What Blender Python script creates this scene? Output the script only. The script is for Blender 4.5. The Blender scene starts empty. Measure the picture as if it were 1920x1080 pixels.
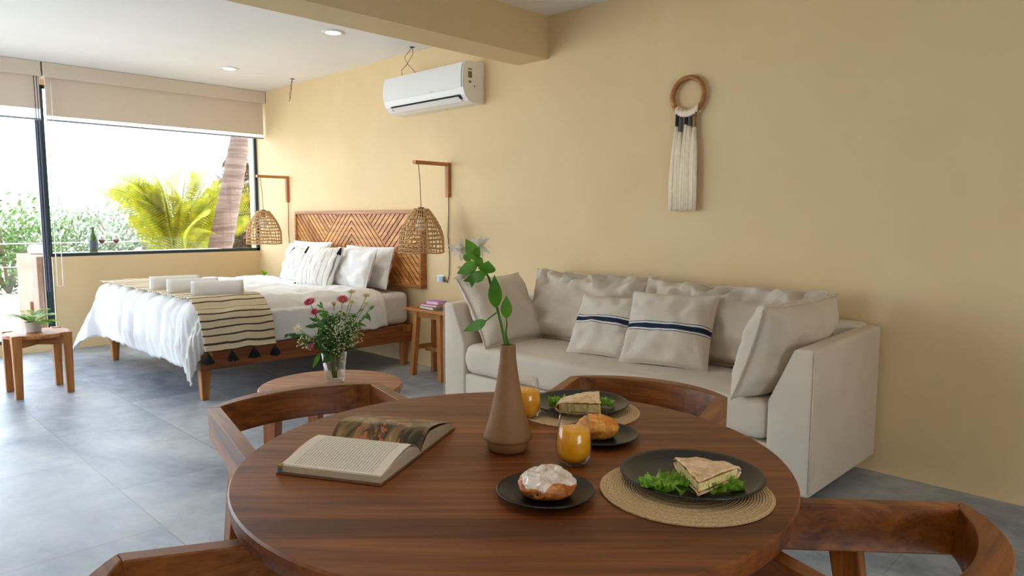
import bpy, math, random
from mathutils import Vector, Matrix, noise
S = bpy.context.scene
COL = S.collection
PI = math.pi

# ------------------------------------------------------------------ camera, sky, sun, exposure
cam_d = bpy.data.cameras.new('camera'); cam = bpy.data.objects.new('camera', cam_d); COL.objects.link(cam)
F_PX = 1324.68
cam_d.sensor_width = 36.0; cam_d.lens = 36.0 * F_PX / 1920.0; cam_d.shift_y = (547.58 - 540) / 1920.0
cam_d.clip_start = 0.05; cam_d.clip_end = 300
r_ = Vector((0.71041823, 0.70377573, 0.00237982)); u_ = Vector((0.07413281, -0.07146898, -0.99468413)) * -1
f_ = Vector((-0.69986447, 0.70681815, -0.10294574))
m = Matrix((r_, u_, -f_)).transposed().to_4x4(); m.translation = Vector((7.4039, -3.5578, 1.2))
cam.matrix_world = m
S.camera = cam

w = bpy.data.worlds.new('sky'); S.world = w; w.use_nodes = True
bg = w.node_tree.nodes['Background']; bg.inputs[0].default_value = (0.79, 0.895, 1.0, 1); bg.inputs[1].default_value = 4.0
S.view_settings.view_transform = 'Standard'; S.view_settings.look = 'None'
S.view_settings.gamma = 1.0; S.view_settings.use_curve_mapping = False
S.view_settings.exposure = 0.90
S.cycles.max_bounces = 10; S.cycles.diffuse_bounces = 6; S.cycles.glossy_bounces = 4
S.cycles.transmission_bounces = 8; S.cycles.transparent_max_bounces = 16
S.cycles.caustics_reflective = False; S.cycles.caustics_refractive = False
S.cycles.sample_clamp_indirect = 6.0

def sun_lamp():
    d = bpy.data.lights.new('sun', 'SUN'); d.energy = 3.5; d.angle = 0.02; d.color = (1.0, 0.93, 0.8)
    o = bpy.data.objects.new('sun', d); COL.objects.link(o)
    o.rotation_euler = Vector((-0.35, -1.0, -1.3)).to_track_quat('-Z', 'Y').to_euler()
sun_lamp()
def portal(x, y, z, sx, sy, rot):
    d = bpy.data.lights.new('daylight_opening', 'AREA'); d.shape = 'RECTANGLE'; d.size = sx; d.size_y = sy
    o = bpy.data.objects.new('daylight_opening', d); COL.objects.link(o); o.location = (x, y, z); o.rotation_euler = rot
    d.cycles.is_portal = True

H = 2.517            # ceiling height
YL = -6.0            # left wall
XB = 10.4            # wall behind the camera
portal(-0.06, -3.75, 1.15, 3.5, 2.1, (0, -PI/2, 0) if False else Vector((1, 0, 0)).to_track_quat('-Z', 'Y').to_euler())
portal(-0.06, -0.98, 1.46, 1.95, 1.2, Vector((1, 0, 0)).to_track_quat('-Z', 'Y').to_euler())
portal(1.75, YL - 0.06, 1.17, 2.3, 2.35, Vector((0, 1, 0)).to_track_quat('-Z', 'Z').to_euler())
portal(XB + 0.06, -3.5, .8, 1.6, 1.6, Vector((-1, 0, 0)).to_track_quat('-Z', 'Y').to_euler())

# ------------------------------------------------------------------ helpers
def srgb(r, g, b):
    f = lambda c: ((c/255 + 0.055)/1.055)**2.4 if c > 10 else c/255/12.92
    return (f(r), f(g), f(b), 1)
MATS = {}
class N:
    """small node-tree helper"""
    def __init__(s, name):
        s.m = bpy.data.materials.new(name); s.m.use_nodes = True; s.t = s.m.node_tree
        s.b = s.t.nodes['Principled BSDF']; s.out = s.t.nodes['Material Output']
    def n(s, typ, **kw):
        nd = s.t.nodes.new(typ)
        for k, v in kw.items():
            if k.startswith('i_'): nd.inputs[k[2:].replace('_', ' ')].default_value = v
            else: setattr(nd, k, v)
        return nd
    def l(s, a, b): s.t.links.new(a, b)
    def coord(s, which='Object', scale=(1, 1, 1), rot=(0, 0, 0)):
        tc = s.n('ShaderNodeTexCoord'); mp = s.n('ShaderNodeMapping')
        mp.inputs['Scale'].default_value = scale; mp.inputs['Rotation'].default_value = rot
        s.l(tc.outputs[which], mp.inputs['Vector']); return mp.outputs[0]
    def noise(s, vec, scale, detail=3, rough=.5, dist=0):
        nd = s.n('ShaderNodeTexNoise'); nd.inputs['Scale'].default_value = scale; nd.inputs['Detail'].default_value = detail
        nd.inputs['Roughness'].default_value = rough; nd.inputs['Distortion'].default_value = dist
        s.l(vec, nd.inputs['Vector']); return nd.outputs['Fac']
    def ramp(s, fac, stops, interp='LINEAR'):
        nd = s.n('ShaderNodeValToRGB'); cr = nd.color_ramp; cr.interpolation = interp
        while len(cr.elements) < len(stops): cr.elements.new(0.5)
        for e, (p, c) in zip(cr.elements, stops): e.position = p; e.color = c
        s.l(fac, nd.inputs[0]); return nd.outputs[0]
    def mix(s, fac, a, b, mode='MIX'):
        nd = s.n('ShaderNodeMix', data_type='RGBA', blend_type=mode)
        for k, v in ((0, fac), (6, a), (7, b)):
            if hasattr(v, 'is_linked') or hasattr(v, 'links'): s.l(v, nd.inputs[k])
            else: nd.inputs[k].default_value = v
        return nd.outputs[2]
    def math(s, op, a, b=0.0, c=0.0):
        nd = s.n('ShaderNodeMath', operation=op)
        for k, v in enumerate((a, b, c)):
            if hasattr(v, 'links'): s.l(v, nd.inputs[k])
            else: nd.inputs[k].default_value = v
        return nd.outputs[0]
    def bump(s, h, strength=.3, dist=.01):
        nd = s.n('ShaderNodeBump'); nd.inputs['Strength'].default_value = strength; nd.inputs['Distance'].default_value = dist
        s.l(h, nd.inputs['Height']); s.l(nd.outputs[0], s.b.inputs['Normal'])
    def base(s, c):
        if hasattr(c, 'links'): s.l(c, s.b.inputs['Base Color'])
        else: s.b.inputs['Base Color'].default_value = c
    def rough(s, r): s.b.inputs['Roughness'].default_value = r

def plain(name, c, rough=.6, var=0.08, scale=20, bump=0.0, bscale=200, metallic=0, spec=None, sheen=0):
    k = N(name); v = k.coord()
    f = k.noise(v, scale, 3)
    lo = tuple(max(0, x*(1-var)) for x in c[:3]) + (1,); hi = tuple(min(1, x*(1+var)) for x in c[:3]) + (1,)
    k.base(k.ramp(f, [(.3, lo), (.7, hi)])); k.rough(rough); k.b.inputs['Metallic'].default_value = metallic
    if spec is not None: k.b.inputs['Specular IOR Level'].default_value = spec
    if bump: k.bump(k.noise(v, bscale, 2), bump, .002)
    if sheen: k.b.inputs['Sheen Weight'].default_value = sheen
    return k.m

def wood(name, dark, light, axis='X', rough=.38, ring=1.0, fine=1.0, spec=.4):
    k = N(name); i = 'XYZ'.index(axis)
    sc = [14*fine]*3; sc[i] = 1.1
    v = k.coord('Object', tuple(sc))
    g = k.noise(v, 1.0, 5, .6, 1.2)
    sc2 = [90*fine]*3; sc2[i] = 3.0
    g2 = k.noise(k.coord('Object', tuple(sc2)), 1.0, 3, .6, .3)
    c = k.ramp(g, [(.34, dark), (.5, tuple((a+b)/2 for a, b in zip(dark, light))), (.66, light)])
    c2 = k.mix(k.math('MULTIPLY', k.ramp(g2, [(.45, (0, 0, 0, 1)), (.7, (1, 1, 1, 1))]), .35*ring), c, tuple(x*.45 for x in dark[:3])+(1,))
    k.base(c2); k.rough(rough); k.b.inputs['Specular IOR Level'].default_value = spec
    k.bump(g2, .08, .001)
    return k.m

def fabric(name, c, var=.06, weave=900, bump=.25, crease=8.0):
    k = N(name); v = k.coord()
    f = k.noise(v, 5, 4); f2 = k.noise(k.coord('Object', (1, 1, .12)), weave*.6, 1); f3 = k.noise(k.coord('Object', (.12, .12, 1)), weave*.6, 1)
    lo = tuple(x*(1-var) for x in c[:3]) + (1,); hi = tuple(min(1, x*(1+var)) for x in c[:3]) + (1,)
    col = k.ramp(f, [(.3, lo), (.7, hi)])
    th = k.math('MULTIPLY', f2, f3); big = k.noise(k.coord('Object', (1, 1, .6)), 9, 4, .55, .8)
    col = k.mix(k.math('MULTIPLY', th, .35), col, tuple(x*.75 for x in c[:3])+(1,))
    k.base(col); k.rough(.9); k.b.inputs['Sheen Weight'].default_value = .15; k.b.inputs['Specular IOR Level'].default_value = .15
    k.bump(k.math('MULTIPLY_ADD', big, crease, th), bump, .001)
    return k

class MB:
    def __init__(s): s.v = []; s.f = []; s.mi = []; s.uv = None
    def add(s, vs, fs, mi=0):
        o = len(s.v); s.v += [tuple(p) for p in vs]; s.f += [tuple(i+o for i in f) for f in fs]; s.mi += [mi]*len(fs); return s
    def box(s, x0, x1, y0, y1, z0, z1, mi=0):
        v = [(x0,y0,z0),(x1,y0,z0),(x1,y1,z0),(x0,y1,z0),(x0,y0,z1),(x1,y0,z1),(x1,y1,z1),(x0,y1,z1)]
        return s.add(v, [(3,2,1,0),(4,5,6,7),(0,1,5,4),(1,2,6,5),(2,3,7,6),(3,0,4,7)], mi)
    def frustum(s, p0, sx0, sy0, p1, sx1, sy1, rot=0, mi=0):
        vs = []
        for p, a, b in ((p0, sx0, sy0), (p1, sx1, sy1)):
            for i, j in ((-1,-1),(1,-1),(1,1),(-1,1)):
                x, y = i*a/2, j*b/2
                vs.append((p[0]+x*math.cos(rot)-y*math.sin(rot), p[1]+x*math.sin(rot)+y*math.cos(rot), p[2]))
        return s.add(vs, [(3,2,1,0),(4,5,6,7),(0,1,5,4),(1,2,6,5),(2,3,7,6),(3,0,4,7)], mi)
    def prism(s, poly0, z0, poly1, z1, mi=0):
        n = len(poly0); vs = [(x,y,z0) for x,y in poly0]+[(x,y,z1) for x,y in poly1]
        return s.add(vs, [tuple(range(n-1,-1,-1)), tuple(range(n,2*n))]+[(i,(i+1)%n,(i+1)%n+n,i+n) for i in range(n)], mi)
    def lathe(s, prof, n=32, c=(0,0,0), close=True, mi=0):
        vs = []; fs = []
        for r, z in prof:
            for k in range(n):
                a = 2*PI*k/n; vs.append((c[0]+r*math.cos(a), c[1]+r*math.sin(a), c[2]+z))
        for j in range(len(prof)-1):
            for k in range(n): fs.append((j*n+k, j*n+(k+1)%n, (j+1)*n+(k+1)%n, (j+1)*n+k))
        if close:
            if prof[0][0] > 1e-6: fs.append(tuple(range(n-1,-1,-1)))
            if prof[-1][0] > 1e-6: fs.append(tuple((len(prof)-1)*n+k for k in range(n)))
        return s.add(vs, fs, mi)
    def tube(s, pts, r, n=6, mi=0, cap=True, closed=False):
        pts = [Vector(p) for p in pts]; m_ = len(pts)
        rs = r if isinstance(r, (list, tuple)) else [r]*m_
        up = Vector((0,0,1)); vs = []; fs = []; prev = None
        for i, p in enumerate(pts):
            if closed: t = pts[(i+1)%m_]-pts[i-1]
            else: t = pts[min(i+1,m_-1)]-pts[max(i-1,0)]
            if t.length < 1e-9: t = Vector((0,0,1))
            t.normalize()
            if prev is None:
                a = t.cross(up)
                if a.length < .1: a = t.cross(Vector((1,0,0)))
            else: a = prev - t*prev.dot(t)
            if a.length < 1e-6: a = t.orthogonal()
            a.normalize(); b = t.cross(a); prev = a
            for k in range(n):
                q = 2*PI*k/n; vs.append(p+(a*math.cos(q)+b*math.sin(q))*rs[i])
        L = m_ if closed else m_-1
        for i in range(L):
            j = (i+1) % m_
            for k in range(n): fs.append((i*n+k, i*n+(k+1)%n, j*n+(k+1)%n, j*n+k))
        if cap and not closed: fs += [tuple(range(n-1,-1,-1)), tuple((m_-1)*n+k for k in range(n))]
        return s.add(vs, fs, mi)
    def grid(s, fn, nu, nv, mi=0, wrapu=False, uvfn=None):
        vs = [fn(i/(nu-1) if not wrapu else i/nu, j/(nv-1)) for j in range(nv) for i in range(nu)]
        fs = []
        for j in range(nv-1):
            for i in range(nu if wrapu else nu-1):
                k = (i+1) % nu; fs.append((j*nu+i, j*nu+k, (j+1)*nu+k, (j+1)*nu+i))
        return s.add(vs, fs, mi)
    def leaf(s, base, tip, width, nrm=Vector((0,0,1)), bend=0.0, n=4, mi=0):
        base, tip = Vector(base), Vector(tip); d = tip-base; L = d.length
        side = d.cross(nrm)
        if side.length < 1e-6: side = d.orthogonal()
        side.normalize(); up = side.cross(d).normalized(); vs = [base]; fs = []
        for i in range(1, n):
            t = i/n; wv = width*.5*math.sin(PI*t**.8); p = base+d*t+up*bend*L*math.sin(PI*t)
            vs += [p-side*wv, p+side*wv]
        vs.append(tip-up*bend*L*.3)
        fs.append((0, 1, 2))
        for i in range(n-2): a = 1+2*i; fs.append((a, a+2, a+3, a+1))
        fs.append((1+2*(n-2), len(vs)-1, 2+2*(n-2)))
        return s.add(vs, fs, mi)
    def build(s, name, mats, parent=None, smooth=False, bevel=0, seg=2, sub=0, angle=None):
        me = bpy.data.meshes.new(name); me.from_pydata(s.v, [], s.f); me.update()
        mats = mats if isinstance(mats, (list, tuple)) else [mats]
        for x in mats: me.materials.append(x)
        if len(mats) > 1: me.polygons.foreach_set('material_index', s.mi)
        if smooth: me.polygons.foreach_set('use_smooth', [True]*len(me.polygons))
        o = bpy.data.objects.new(name, me); COL.objects.link(o)
        if parent is not None: o.parent = parent
        if bevel:
            b = o.modifiers.new('bevel', 'BEVEL'); b.width = bevel; b.segments = seg; b.limit_method = 'ANGLE'; b.angle_limit = .6
        if sub:
            b = o.modifiers.new('sub', 'SUBSURF'); b.levels = sub; b.render_levels = sub
        return o
def tag(o, label, cat, group=None, kind=None):
    if label: o['label'] = label
    if cat: o['category'] = cat
    if group: o['group'] = group
    if kind: o['kind'] = kind
    return o
def empty(name, loc=(0,0,0), rz=0):
    o = bpy.data.objects.new(name, None); COL.objects.link(o); o.location = loc; o.rotation_euler = (0,0,rz); o.empty_display_size = .1
    return o
def struct(o, label=None):
    o['kind'] = 'structure'
    if label: o['label'] = label
    return o
def nz(x, y, z=0.0): return noise.noise(Vector((x, y, z)))

# ------------------------------------------------------------------ materials
def mk_wall():
    k = N('wall_paint'); v = k.coord()
    f = k.noise(v, 1.6, 5, .6, .4)
    k.base(k.ramp(f, [(.3, srgb(221,195,148)), (.7, srgb(228,203,158))])); k.rough(.75)
    k.bump(k.noise(v, 35, 4), .08, .004); return k.m
M_WALL = mk_wall()
def mk_ceiling():
    k = N('ceiling_paint'); v = k.coord(); k.base(k.ramp(k.noise(v, 2, 3), [(.3, srgb(233,232,230)), (.7, srgb(238,237,235))])); k.rough(.8)
    k.bump(k.noise(v, 40, 3), .05, .003); return k.m
M_CEIL = mk_ceiling()
def mk_floor():
    k = N('floor_tiles'); v = k.coord()
    br = k.n('ShaderNodeTexBrick'); br.offset = .5
    br.inputs['Color1'].default_value = (1,1,1,1); br.inputs['Color2'].default_value = (.0,.0,.0,1); br.inputs['Mortar'].default_value = (.5,.5,.5,1)
    br.inputs['Scale'].default_value = 1.0; br.inputs['Brick Width'].default_value = 1.06; br.inputs['Row Height'].default_value = .53; br.inputs['Mortar Size'].default_value = .003
    mp = k.n('ShaderNodeMapping'); mp.inputs['Location'].default_value = (.2, 1.04, 0); k.l(v, mp.inputs[0]); k.l(mp.outputs[0], br.inputs['Vector'])
    n1 = k.noise(k.coord('Object', (1, 1.6, 1)), 1.1, 6, .62, .6); n2 = k.noise(v, 7, 5, .6, .3)
    f = k.math('ADD', k.math('MULTIPLY', n1, .8), k.math('MULTIPLY', n2, .35))
    tint = k.math('MULTIPLY_ADD', br.outputs['Color'], .10, -.05)
    f = k.math('ADD', f, tint)
    c = k.ramp(f, [(.36, srgb(92,104,122)), (.53, srgb(142,153,168)), (.72, srgb(184,191,198))])
    c = k.mix(k.math('MULTIPLY', br.outputs['Fac'], .6), c, srgb(108,110,108))
    k.base(c)
    rr = k.math('MULTIPLY_ADD', n2, .2, .30); k.l(rr, k.b.inputs['Roughness'])
    k.b.inputs['Specular IOR Level'].default_value = .45
    k.bump(k.math('SUBTRACT', k.math('MULTIPLY', n2, .3), br.outputs['Fac']), .12, .002); return k.m
M_FLOOR = mk_floor()
D1, L1 = srgb(100,50,16), srgb(178,108,46)
W = {a: wood('walnut_wood_'+a, D1, L1, a) for a in 'XYZ'}
TD, TL = srgb(88,44,18), srgb(160,98,50)
def mk_table():
    k = N('table_wood'); v = k.coord('Object', (1.2, 16, 16)); g = k.noise(v, 1.0, 6, .62, 1.3)
    g2 = k.noise(k.coord('Object', (3, 110, 110)), 1.0, 3, .6, .3)
    pl = k.n('ShaderNodeTexBrick'); pl.offset = 0
    for nm, c in (('Color1', (1,1,1,1)), ('Color2', (0,0,0,1)), ('Mortar', (.5,.5,.5,1))): pl.inputs[nm].default_value = c
    pl.inputs['Scale'].default_value = 1; pl.inputs['Brick Width'].default_value = 4; pl.inputs['Row Height'].default_value = .17; pl.inputs['Mortar Size'].default_value = .0007
    mp_ = k.n('ShaderNodeMapping'); mp_.inputs['Location'].default_value = (2.0, .03, 0); k.l(k.coord('Object'), mp_.inputs[0]); k.l(mp_.outputs[0], pl.inputs['Vector'])
    f = k.math('ADD', g, k.math('MULTIPLY_ADD', pl.outputs['Color'], .10, -.05))
    c = k.ramp(f, [(.33, TD), (.5, srgb(124,68,30)), (.75, TL)])
    c = k.mix(k.math('MULTIPLY', k.ramp(g2, [(.48, (0,0,0,1)), (.7, (1,1,1,1))]), .3), c, srgb(54,24,12))
    c = k.mix(k.math('MULTIPLY', pl.outputs['Fac'], .35), c, srgb(150,92,50))
    k.base(c); k.rough(.42); k.b.inputs['Specular IOR Level'].default_value = .35; k.bump(g2, .06, .001); return k.m
M_TABLE = mk_table()
W2 = {a: wood('honey_wood_'+a, srgb(142,84,36), srgb(202,138,74), a, .45) for a in 'XYZ'}   # bed, stools, coffee table
M_LIN = fabric('sofa_linen', srgb(213,200,182)).m
M_WHITE = fabric('white_cotton', srgb(238,238,238), .02, 700, .15).m
M_DUVET = fabric('duvet_cotton', srgb(234,235,237), .02, 300, .2).m
M_BLACK = plain('black_yarn', srgb(24,28,34), .9, .2, 60)
M_FRAME = plain('dark_teal_aluminium', srgb(28,52,60), .4, .05)
M_PLATE = plain('black_stoneware', srgb(26,26,26), .32, .1, 60, spec=.5)
M_WPLAST = plain('white_plastic', srgb(232,233,232), .25, .01, spec=.5)
M_DARK = plain('dark_gap', srgb(30,30,34), .6)
M_CORD = plain('dark_cord', srgb(45,42,40), .6)
M_CHROME = plain('brushed_metal', srgb(170,170,170), .3, .03, metallic=1)
M_TERRA = plain('terracotta', srgb(136,98,60), .7, .08, 25, .15, 120)
def glass_mat(name, tint=(1,1,1,1), refl=.06):
    k = N(name); tr = k.n('ShaderNodeBsdfTransparent'); tr.inputs[0].default_value = tint
    gl = k.n('ShaderNodeBsdfGlossy'); gl.inputs['Roughness'].default_value = .02
    fr = k.n('ShaderNodeLayerWeight'); fr.inputs['Blend'].default_value = .22
    mx = k.n('ShaderNodeMixShader'); k.l(k.math('MINIMUM', k.math('MULTIPLY_ADD', k.math('POWER', fr.outputs['Facing'], 1.8), .9, .05), 1.0), mx.inputs[0]); k.l(tr.outputs[0], mx.inputs[1]); k.l(gl.outputs[0], mx.inputs[2])
    k.l(mx.outputs[0], k.out.inputs[0]); return k.m
M_GLASS = glass_mat('clear_glass')
M_WATER = glass_mat('water', (.92,.97,.97,1))
def mk_leaf(name, a, b, trans=.35):
    k = N(name); v = k.coord(); c = k.ramp(k.noise(v, 9, 3), [(.3, a), (.7, b)]); k.base(c); k.rough(.45)
    td = k.n('ShaderNodeBsdfTranslucent'); k.l(c, td.inputs[0]); mx = k.n('ShaderNodeMixShader'); mx.inputs[0].default_value = trans
    k.l(k.b.outputs[0], mx.inputs[1]); k.l(td.outputs[0], mx.inputs[2]); k.l(mx.outputs[0], k.out.inputs[0]); return k.m
G1 = mk_leaf('fresh_green_leaf', srgb(64,120,30), srgb(110,165,50)); G2 = mk_leaf('deep_green_leaf', srgb(34,84,36), srgb(70,120,50))
G3 = mk_leaf('yellow_green_frond', srgb(112,132,10), srgb(186,174,24), .45); G4 = mk_leaf('pale_bush_leaf', srgb(58,88,44), srgb(104,122,80)); G7 = mk_leaf('garden_leaf', srgb(50,88,26), srgb(92,120,50))
G5 = mk_leaf('lime_fern', srgb(110,176,20), srgb(176,216,50)); G6 = mk_leaf('light_bush_leaf', srgb(84,106,76), srgb(130,142,116))

# ------------------------------------------------------------------ room shell
T = .2
struct(MB().box(-.2, XB+T, YL-T, T, -.12, 0).build('floor', M_FLOOR))
struct(MB().box(-.45, XB+T, YL-T, T, H, H+.2).build('ceiling', M_CEIL))
struct(MB().box(-.2, XB+T, 0, T, 0, H).build('wall_right', M_WALL))
wb = MB()                                                # window wall: low wall, threshold, header, end
wb.box(-.2, 0, -1.95, 0, 0, .85); wb.box(-.2, 0, -5.6, -1.95, 0, .10); wb.box(-.2, 0, -5.6, 0, 2.36, H); wb.box(-.2, 0, YL, -5.6, 0, H)
struct(wb.build('wall_back', M_WALL))
wl = MB(); wl.box(-.2, .6, YL-T, YL, 0, H); wl.box(2.9, XB+T, YL-T, YL, 0, H); wl.box(.6, 2.9, YL-T, YL, 2.35, H)
struct(wl.build('wall_left', M_WALL))
wf = MB(); wf.box(XB, XB+T, YL, -4.3, 0, H); wf.box(XB, XB+T, -2.7, 0, 0, H); wf.box(XB, XB+T, -4.3, -2.7, 1.6, H)
struct(wf.build('wall_front', M_WALL))
struct(MB().box(3.937, 4.208, YL, 0, 2.244, H).build('trim_1', M_WALL), 'painted ceiling beam crossing the room')

def framed(name, y0, y1, z0, z1, x=-.10, bars=(), t=.03, label=None, tl=None, tr=None):
    r = empty(name, (x, (y0+y1)/2, z0)); struct(r, label); yc = (y0+y1)/2; h = z1-z0; hw = (y1-y0)/2
    fr = MB(); tl = t if tl is None else tl; tr = t if tr is None else tr; fr.box(-.015, .015, -hw, hw, 0, t); fr.box(-.015, .015, -hw, hw, h-t, h); fr.box(-.015, .015, -hw, -hw+tl, 0, h); fr.box(-.015, .015, hw-tr, hw, 0, h)
    for b in bars: fr.box(-.015, .015, b-yc-t/2, b-yc+t/2, 0, h)
    fr.build('window_frame', M_FRAME, r)
    MB().box(-.004, .004, -hw+t, hw-t, t, h-t).build('pane', M_GLASS, r)
    return r
framed('window_1', -1.962, -.002, .85, 2.36, x=-.015, tl=.012, label='wide picture window above the bed')
framed('door_1', -5.6, -2.008, .10, 2.36, x=-.015, tr=.012, bars=(-3.8,), label='sliding glass terrace door')
struct(MB().box(-.03, .006, -2.008, -1.962, .10, 2.36).build('trim_2', M_FRAME), 'dark mullion between window and terrace door')

# ------------------------------------------------------------------ roller blinds
def mk_blind():
    k = N('blind_fabric'); c = srgb(222,208,190); k.base(c); k.rough(.9)
    td = k.n('ShaderNodeBsdfTranslucent'); td.inputs[0].default_value = srgb(225,205,180); mx = k.n('ShaderNodeMixShader'); mx.inputs[0].default_value = .12
    k.bump(k.noise(k.coord(), 600, 1), .1, .001)
    k.l(k.b.outputs[0], mx.inputs[1]); k.l(td.outputs[0], mx.inputs[2]); k.l(mx.outputs[0], k.out.inputs[0]); return k.m
M_BLIND = mk_blind()
def mk_sheer():
    k = N('sheer_hem'); tr = k.n('ShaderNodeBsdfTransparent'); td = k.n('ShaderNodeBsdfTranslucent'); td.inputs[0].default_value = (.95,.95,.95,1)
    mx = k.n('ShaderNodeMixShader'); mx.inputs[0].default_value = .6; k.l(tr.outputs[0], mx.inputs[1]); k.l(td.outputs[0], mx.inputs[2]); k.l(mx.outputs[0], k.out.inputs[0]); return k.m
M_SHEER = mk_sheer()
def blind(y0, y1, zb, zrail, label, chains):
    r = tag(empty('roller_blind', (.0, (y0+y1)/2, H)), label, 'blind', 'roller blinds over the window wall')
    hw = (y1-y0)/2; cy = (y0+y1)/2
    MB().box(.0, .25, -hw, hw, 2.395-H, -.001).build('cassette', plain('blind_cassette', srgb(212,198,180), .7, .01), r, bevel=.006)
    MB().box(.198, .202, -hw+.02, hw-.012, zb-H, 2.40-H).build('blind_fabric', M_BLIND, r); fab = list(r.children)[-1]
    MB().box(.1995, .2005, -hw+.02, hw-.012, zrail-H+.01, zb-H).build('hem', M_SHEER, fab)
    MB().box(.190, .210, -hw+.02, hw-.012, zrail-.006-H, zrail+.009-H).build('bottom_rail', plain('grey_rail', srgb(150,155,165), .4), fab, bevel=.003)
    for (yy, zz, mt, wd) in chains:
        pts = []; x = .225; top = 2.40-H
        for i in range(25): pts.append((x, yy-cy-wd, top+(zz-H+wd-top)*i/24))
        for i in range(1, 12): a = PI+PI*i/12; pts.append((x, yy-cy+wd*math.cos(a), zz-H+wd+wd*math.sin(a)))
        for i in range(25): pts.append((x, yy-cy+wd, zz-H+wd+(top-zz+H-wd)*i/24))
        MB().tube(pts, .0035, 6).build('pull_chain', mt, r, smooth=True)
M_CHAIN = plain('white_chain', srgb(232,228,222), .5); M_CHAIN2 = plain('violet_chain', srgb(84,74,110), .5)
blind(-1.992, -.004, 2.075, 2.036, 'wide cream roller blind above the big window beside the bed', [(-1.955, .60, M_CHAIN, .022)])
blind(-5.55, -2.004, 2.125, 2.036, 'cream roller blind above the sliding terrace door on the left', [(-2.045, .56, M_CHAIN2, .010)])

# ------------------------------------------------------------------ downlights, added fill downlights and loose ceiling wires
def emis(name, c, s_):
    k = N(name); k.b.inputs['Emission Color'].default_value = c; k.b.inputs['Emission Strength'].default_value = s_; return k.m
M_LED = emis('led_glow', (1,.88,.7,1), 6)
for i, (x, y, lb) in enumerate([(2.854,-.777,'round recessed ceiling downlight nearest the beam'), (1.121,-.765,'round recessed ceiling downlight nearer the window, left of the wall wires')]):
    r = tag(empty('ceiling_downlight', (x, y, H)), lb, 'ceiling light', 'recessed downlights')
    MB().lathe([(.052,0),(.075,0),(.078,-.004),(.070,-.011),(.054,-.008),(.052,-.002),(.052,0)], 32, close=False).build('trim_ring', M_WPLAST, r, smooth=True)
    MB().lathe([(0,-.003),(.052,-.003)], 32, close=False).build('diffuser', M_LED, r)
    d = bpy.data.lights.new('downlight_beam', 'SPOT'); d.energy = 10; d.color = (1,.85,.65); d.spot_size = 1.9; d.spot_blend = .8; d.shadow_soft_size = .05
    lo = bpy.data.objects.new('downlight_beam', d); COL.objects.link(lo); lo.location = (0,0,-.02); lo.parent = r
for i, (x, y, lb) in enumerate([(6.35,-2.75,'added unseen ceiling downlight brightening the dining table'), (8.3,-1.3,'added unseen fill downlight behind the camera by the long wall'), (8.3,-4.3,'added unseen fill downlight behind the camera on the open side')]):  # added fixtures out of view: table spot, then warm fill for the near half
    r = tag(empty('ceiling_downlight', (x, y, H)), lb, 'ceiling light', 'recessed downlights')
    MB().lathe([(.052,0),(.075,0),(.078,-.004),(.070,-.011),(.054,-.008),(.052,-.002),(.052,0)], 32, close=False).build('trim_ring', M_WPLAST, r, smooth=True)
    MB().lathe([(0,-.003),(.052,-.003)], 32, close=False).build('diffuser', M_LED, r)
    d = bpy.data.lights.new('downlight_beam', 'SPOT'); d.energy = 20 if i else 10; d.color = (1,.72,.42) if i else (1,.86,.68); d.spot_size = 2.5 if i else .95; d.spot_blend = .9; d.shadow_soft_size = .12
    lo = bpy.data.objects.new('downlight_beam', d); COL.objects.link(lo); lo.location = (0,0,-.02); lo.parent = r
def wires(x, y, strands, label):
    r = tag(empty('ceiling_wires', (x, y, H)), label, 'wires')
    MB().lathe([(0,-.002),(.02,-.002),(.022,0)], 12, close=False).build('hole_cover', M_DARK, r)
    for st in strands: MB().tube(st, .0022, 5).build('wire', M_CORD, r, smooth=True)
wires(1.08,-.14, [[(0,0,0),(-.015,-.01,-.05),(.0,-.02,-.1),(-.01,-.03,-.14),(.015,-.04,-.2),(.01,-.05,-.22)], [(0,0,0),(-.02,0,-.06),(.01,-.02,-.12),(0,-.03,-.19)]], 'short dark wires hanging from the ceiling near the window corner')
wires(2.90,-.11, [[(0,0,0),(-.10,0,-.06),(-.06,0,-.12),(.0,-.01,-.16),(.05,-.01,-.2)], [(0,0,0),(.01,0,-.05),(-.07,0,-.12),(-.13,-.01,-.16),(-.12,-.01,-.19),(-.13,-.01,-.24)]], 'crossed dark wires hanging from the ceiling above the air conditioner')

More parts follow.
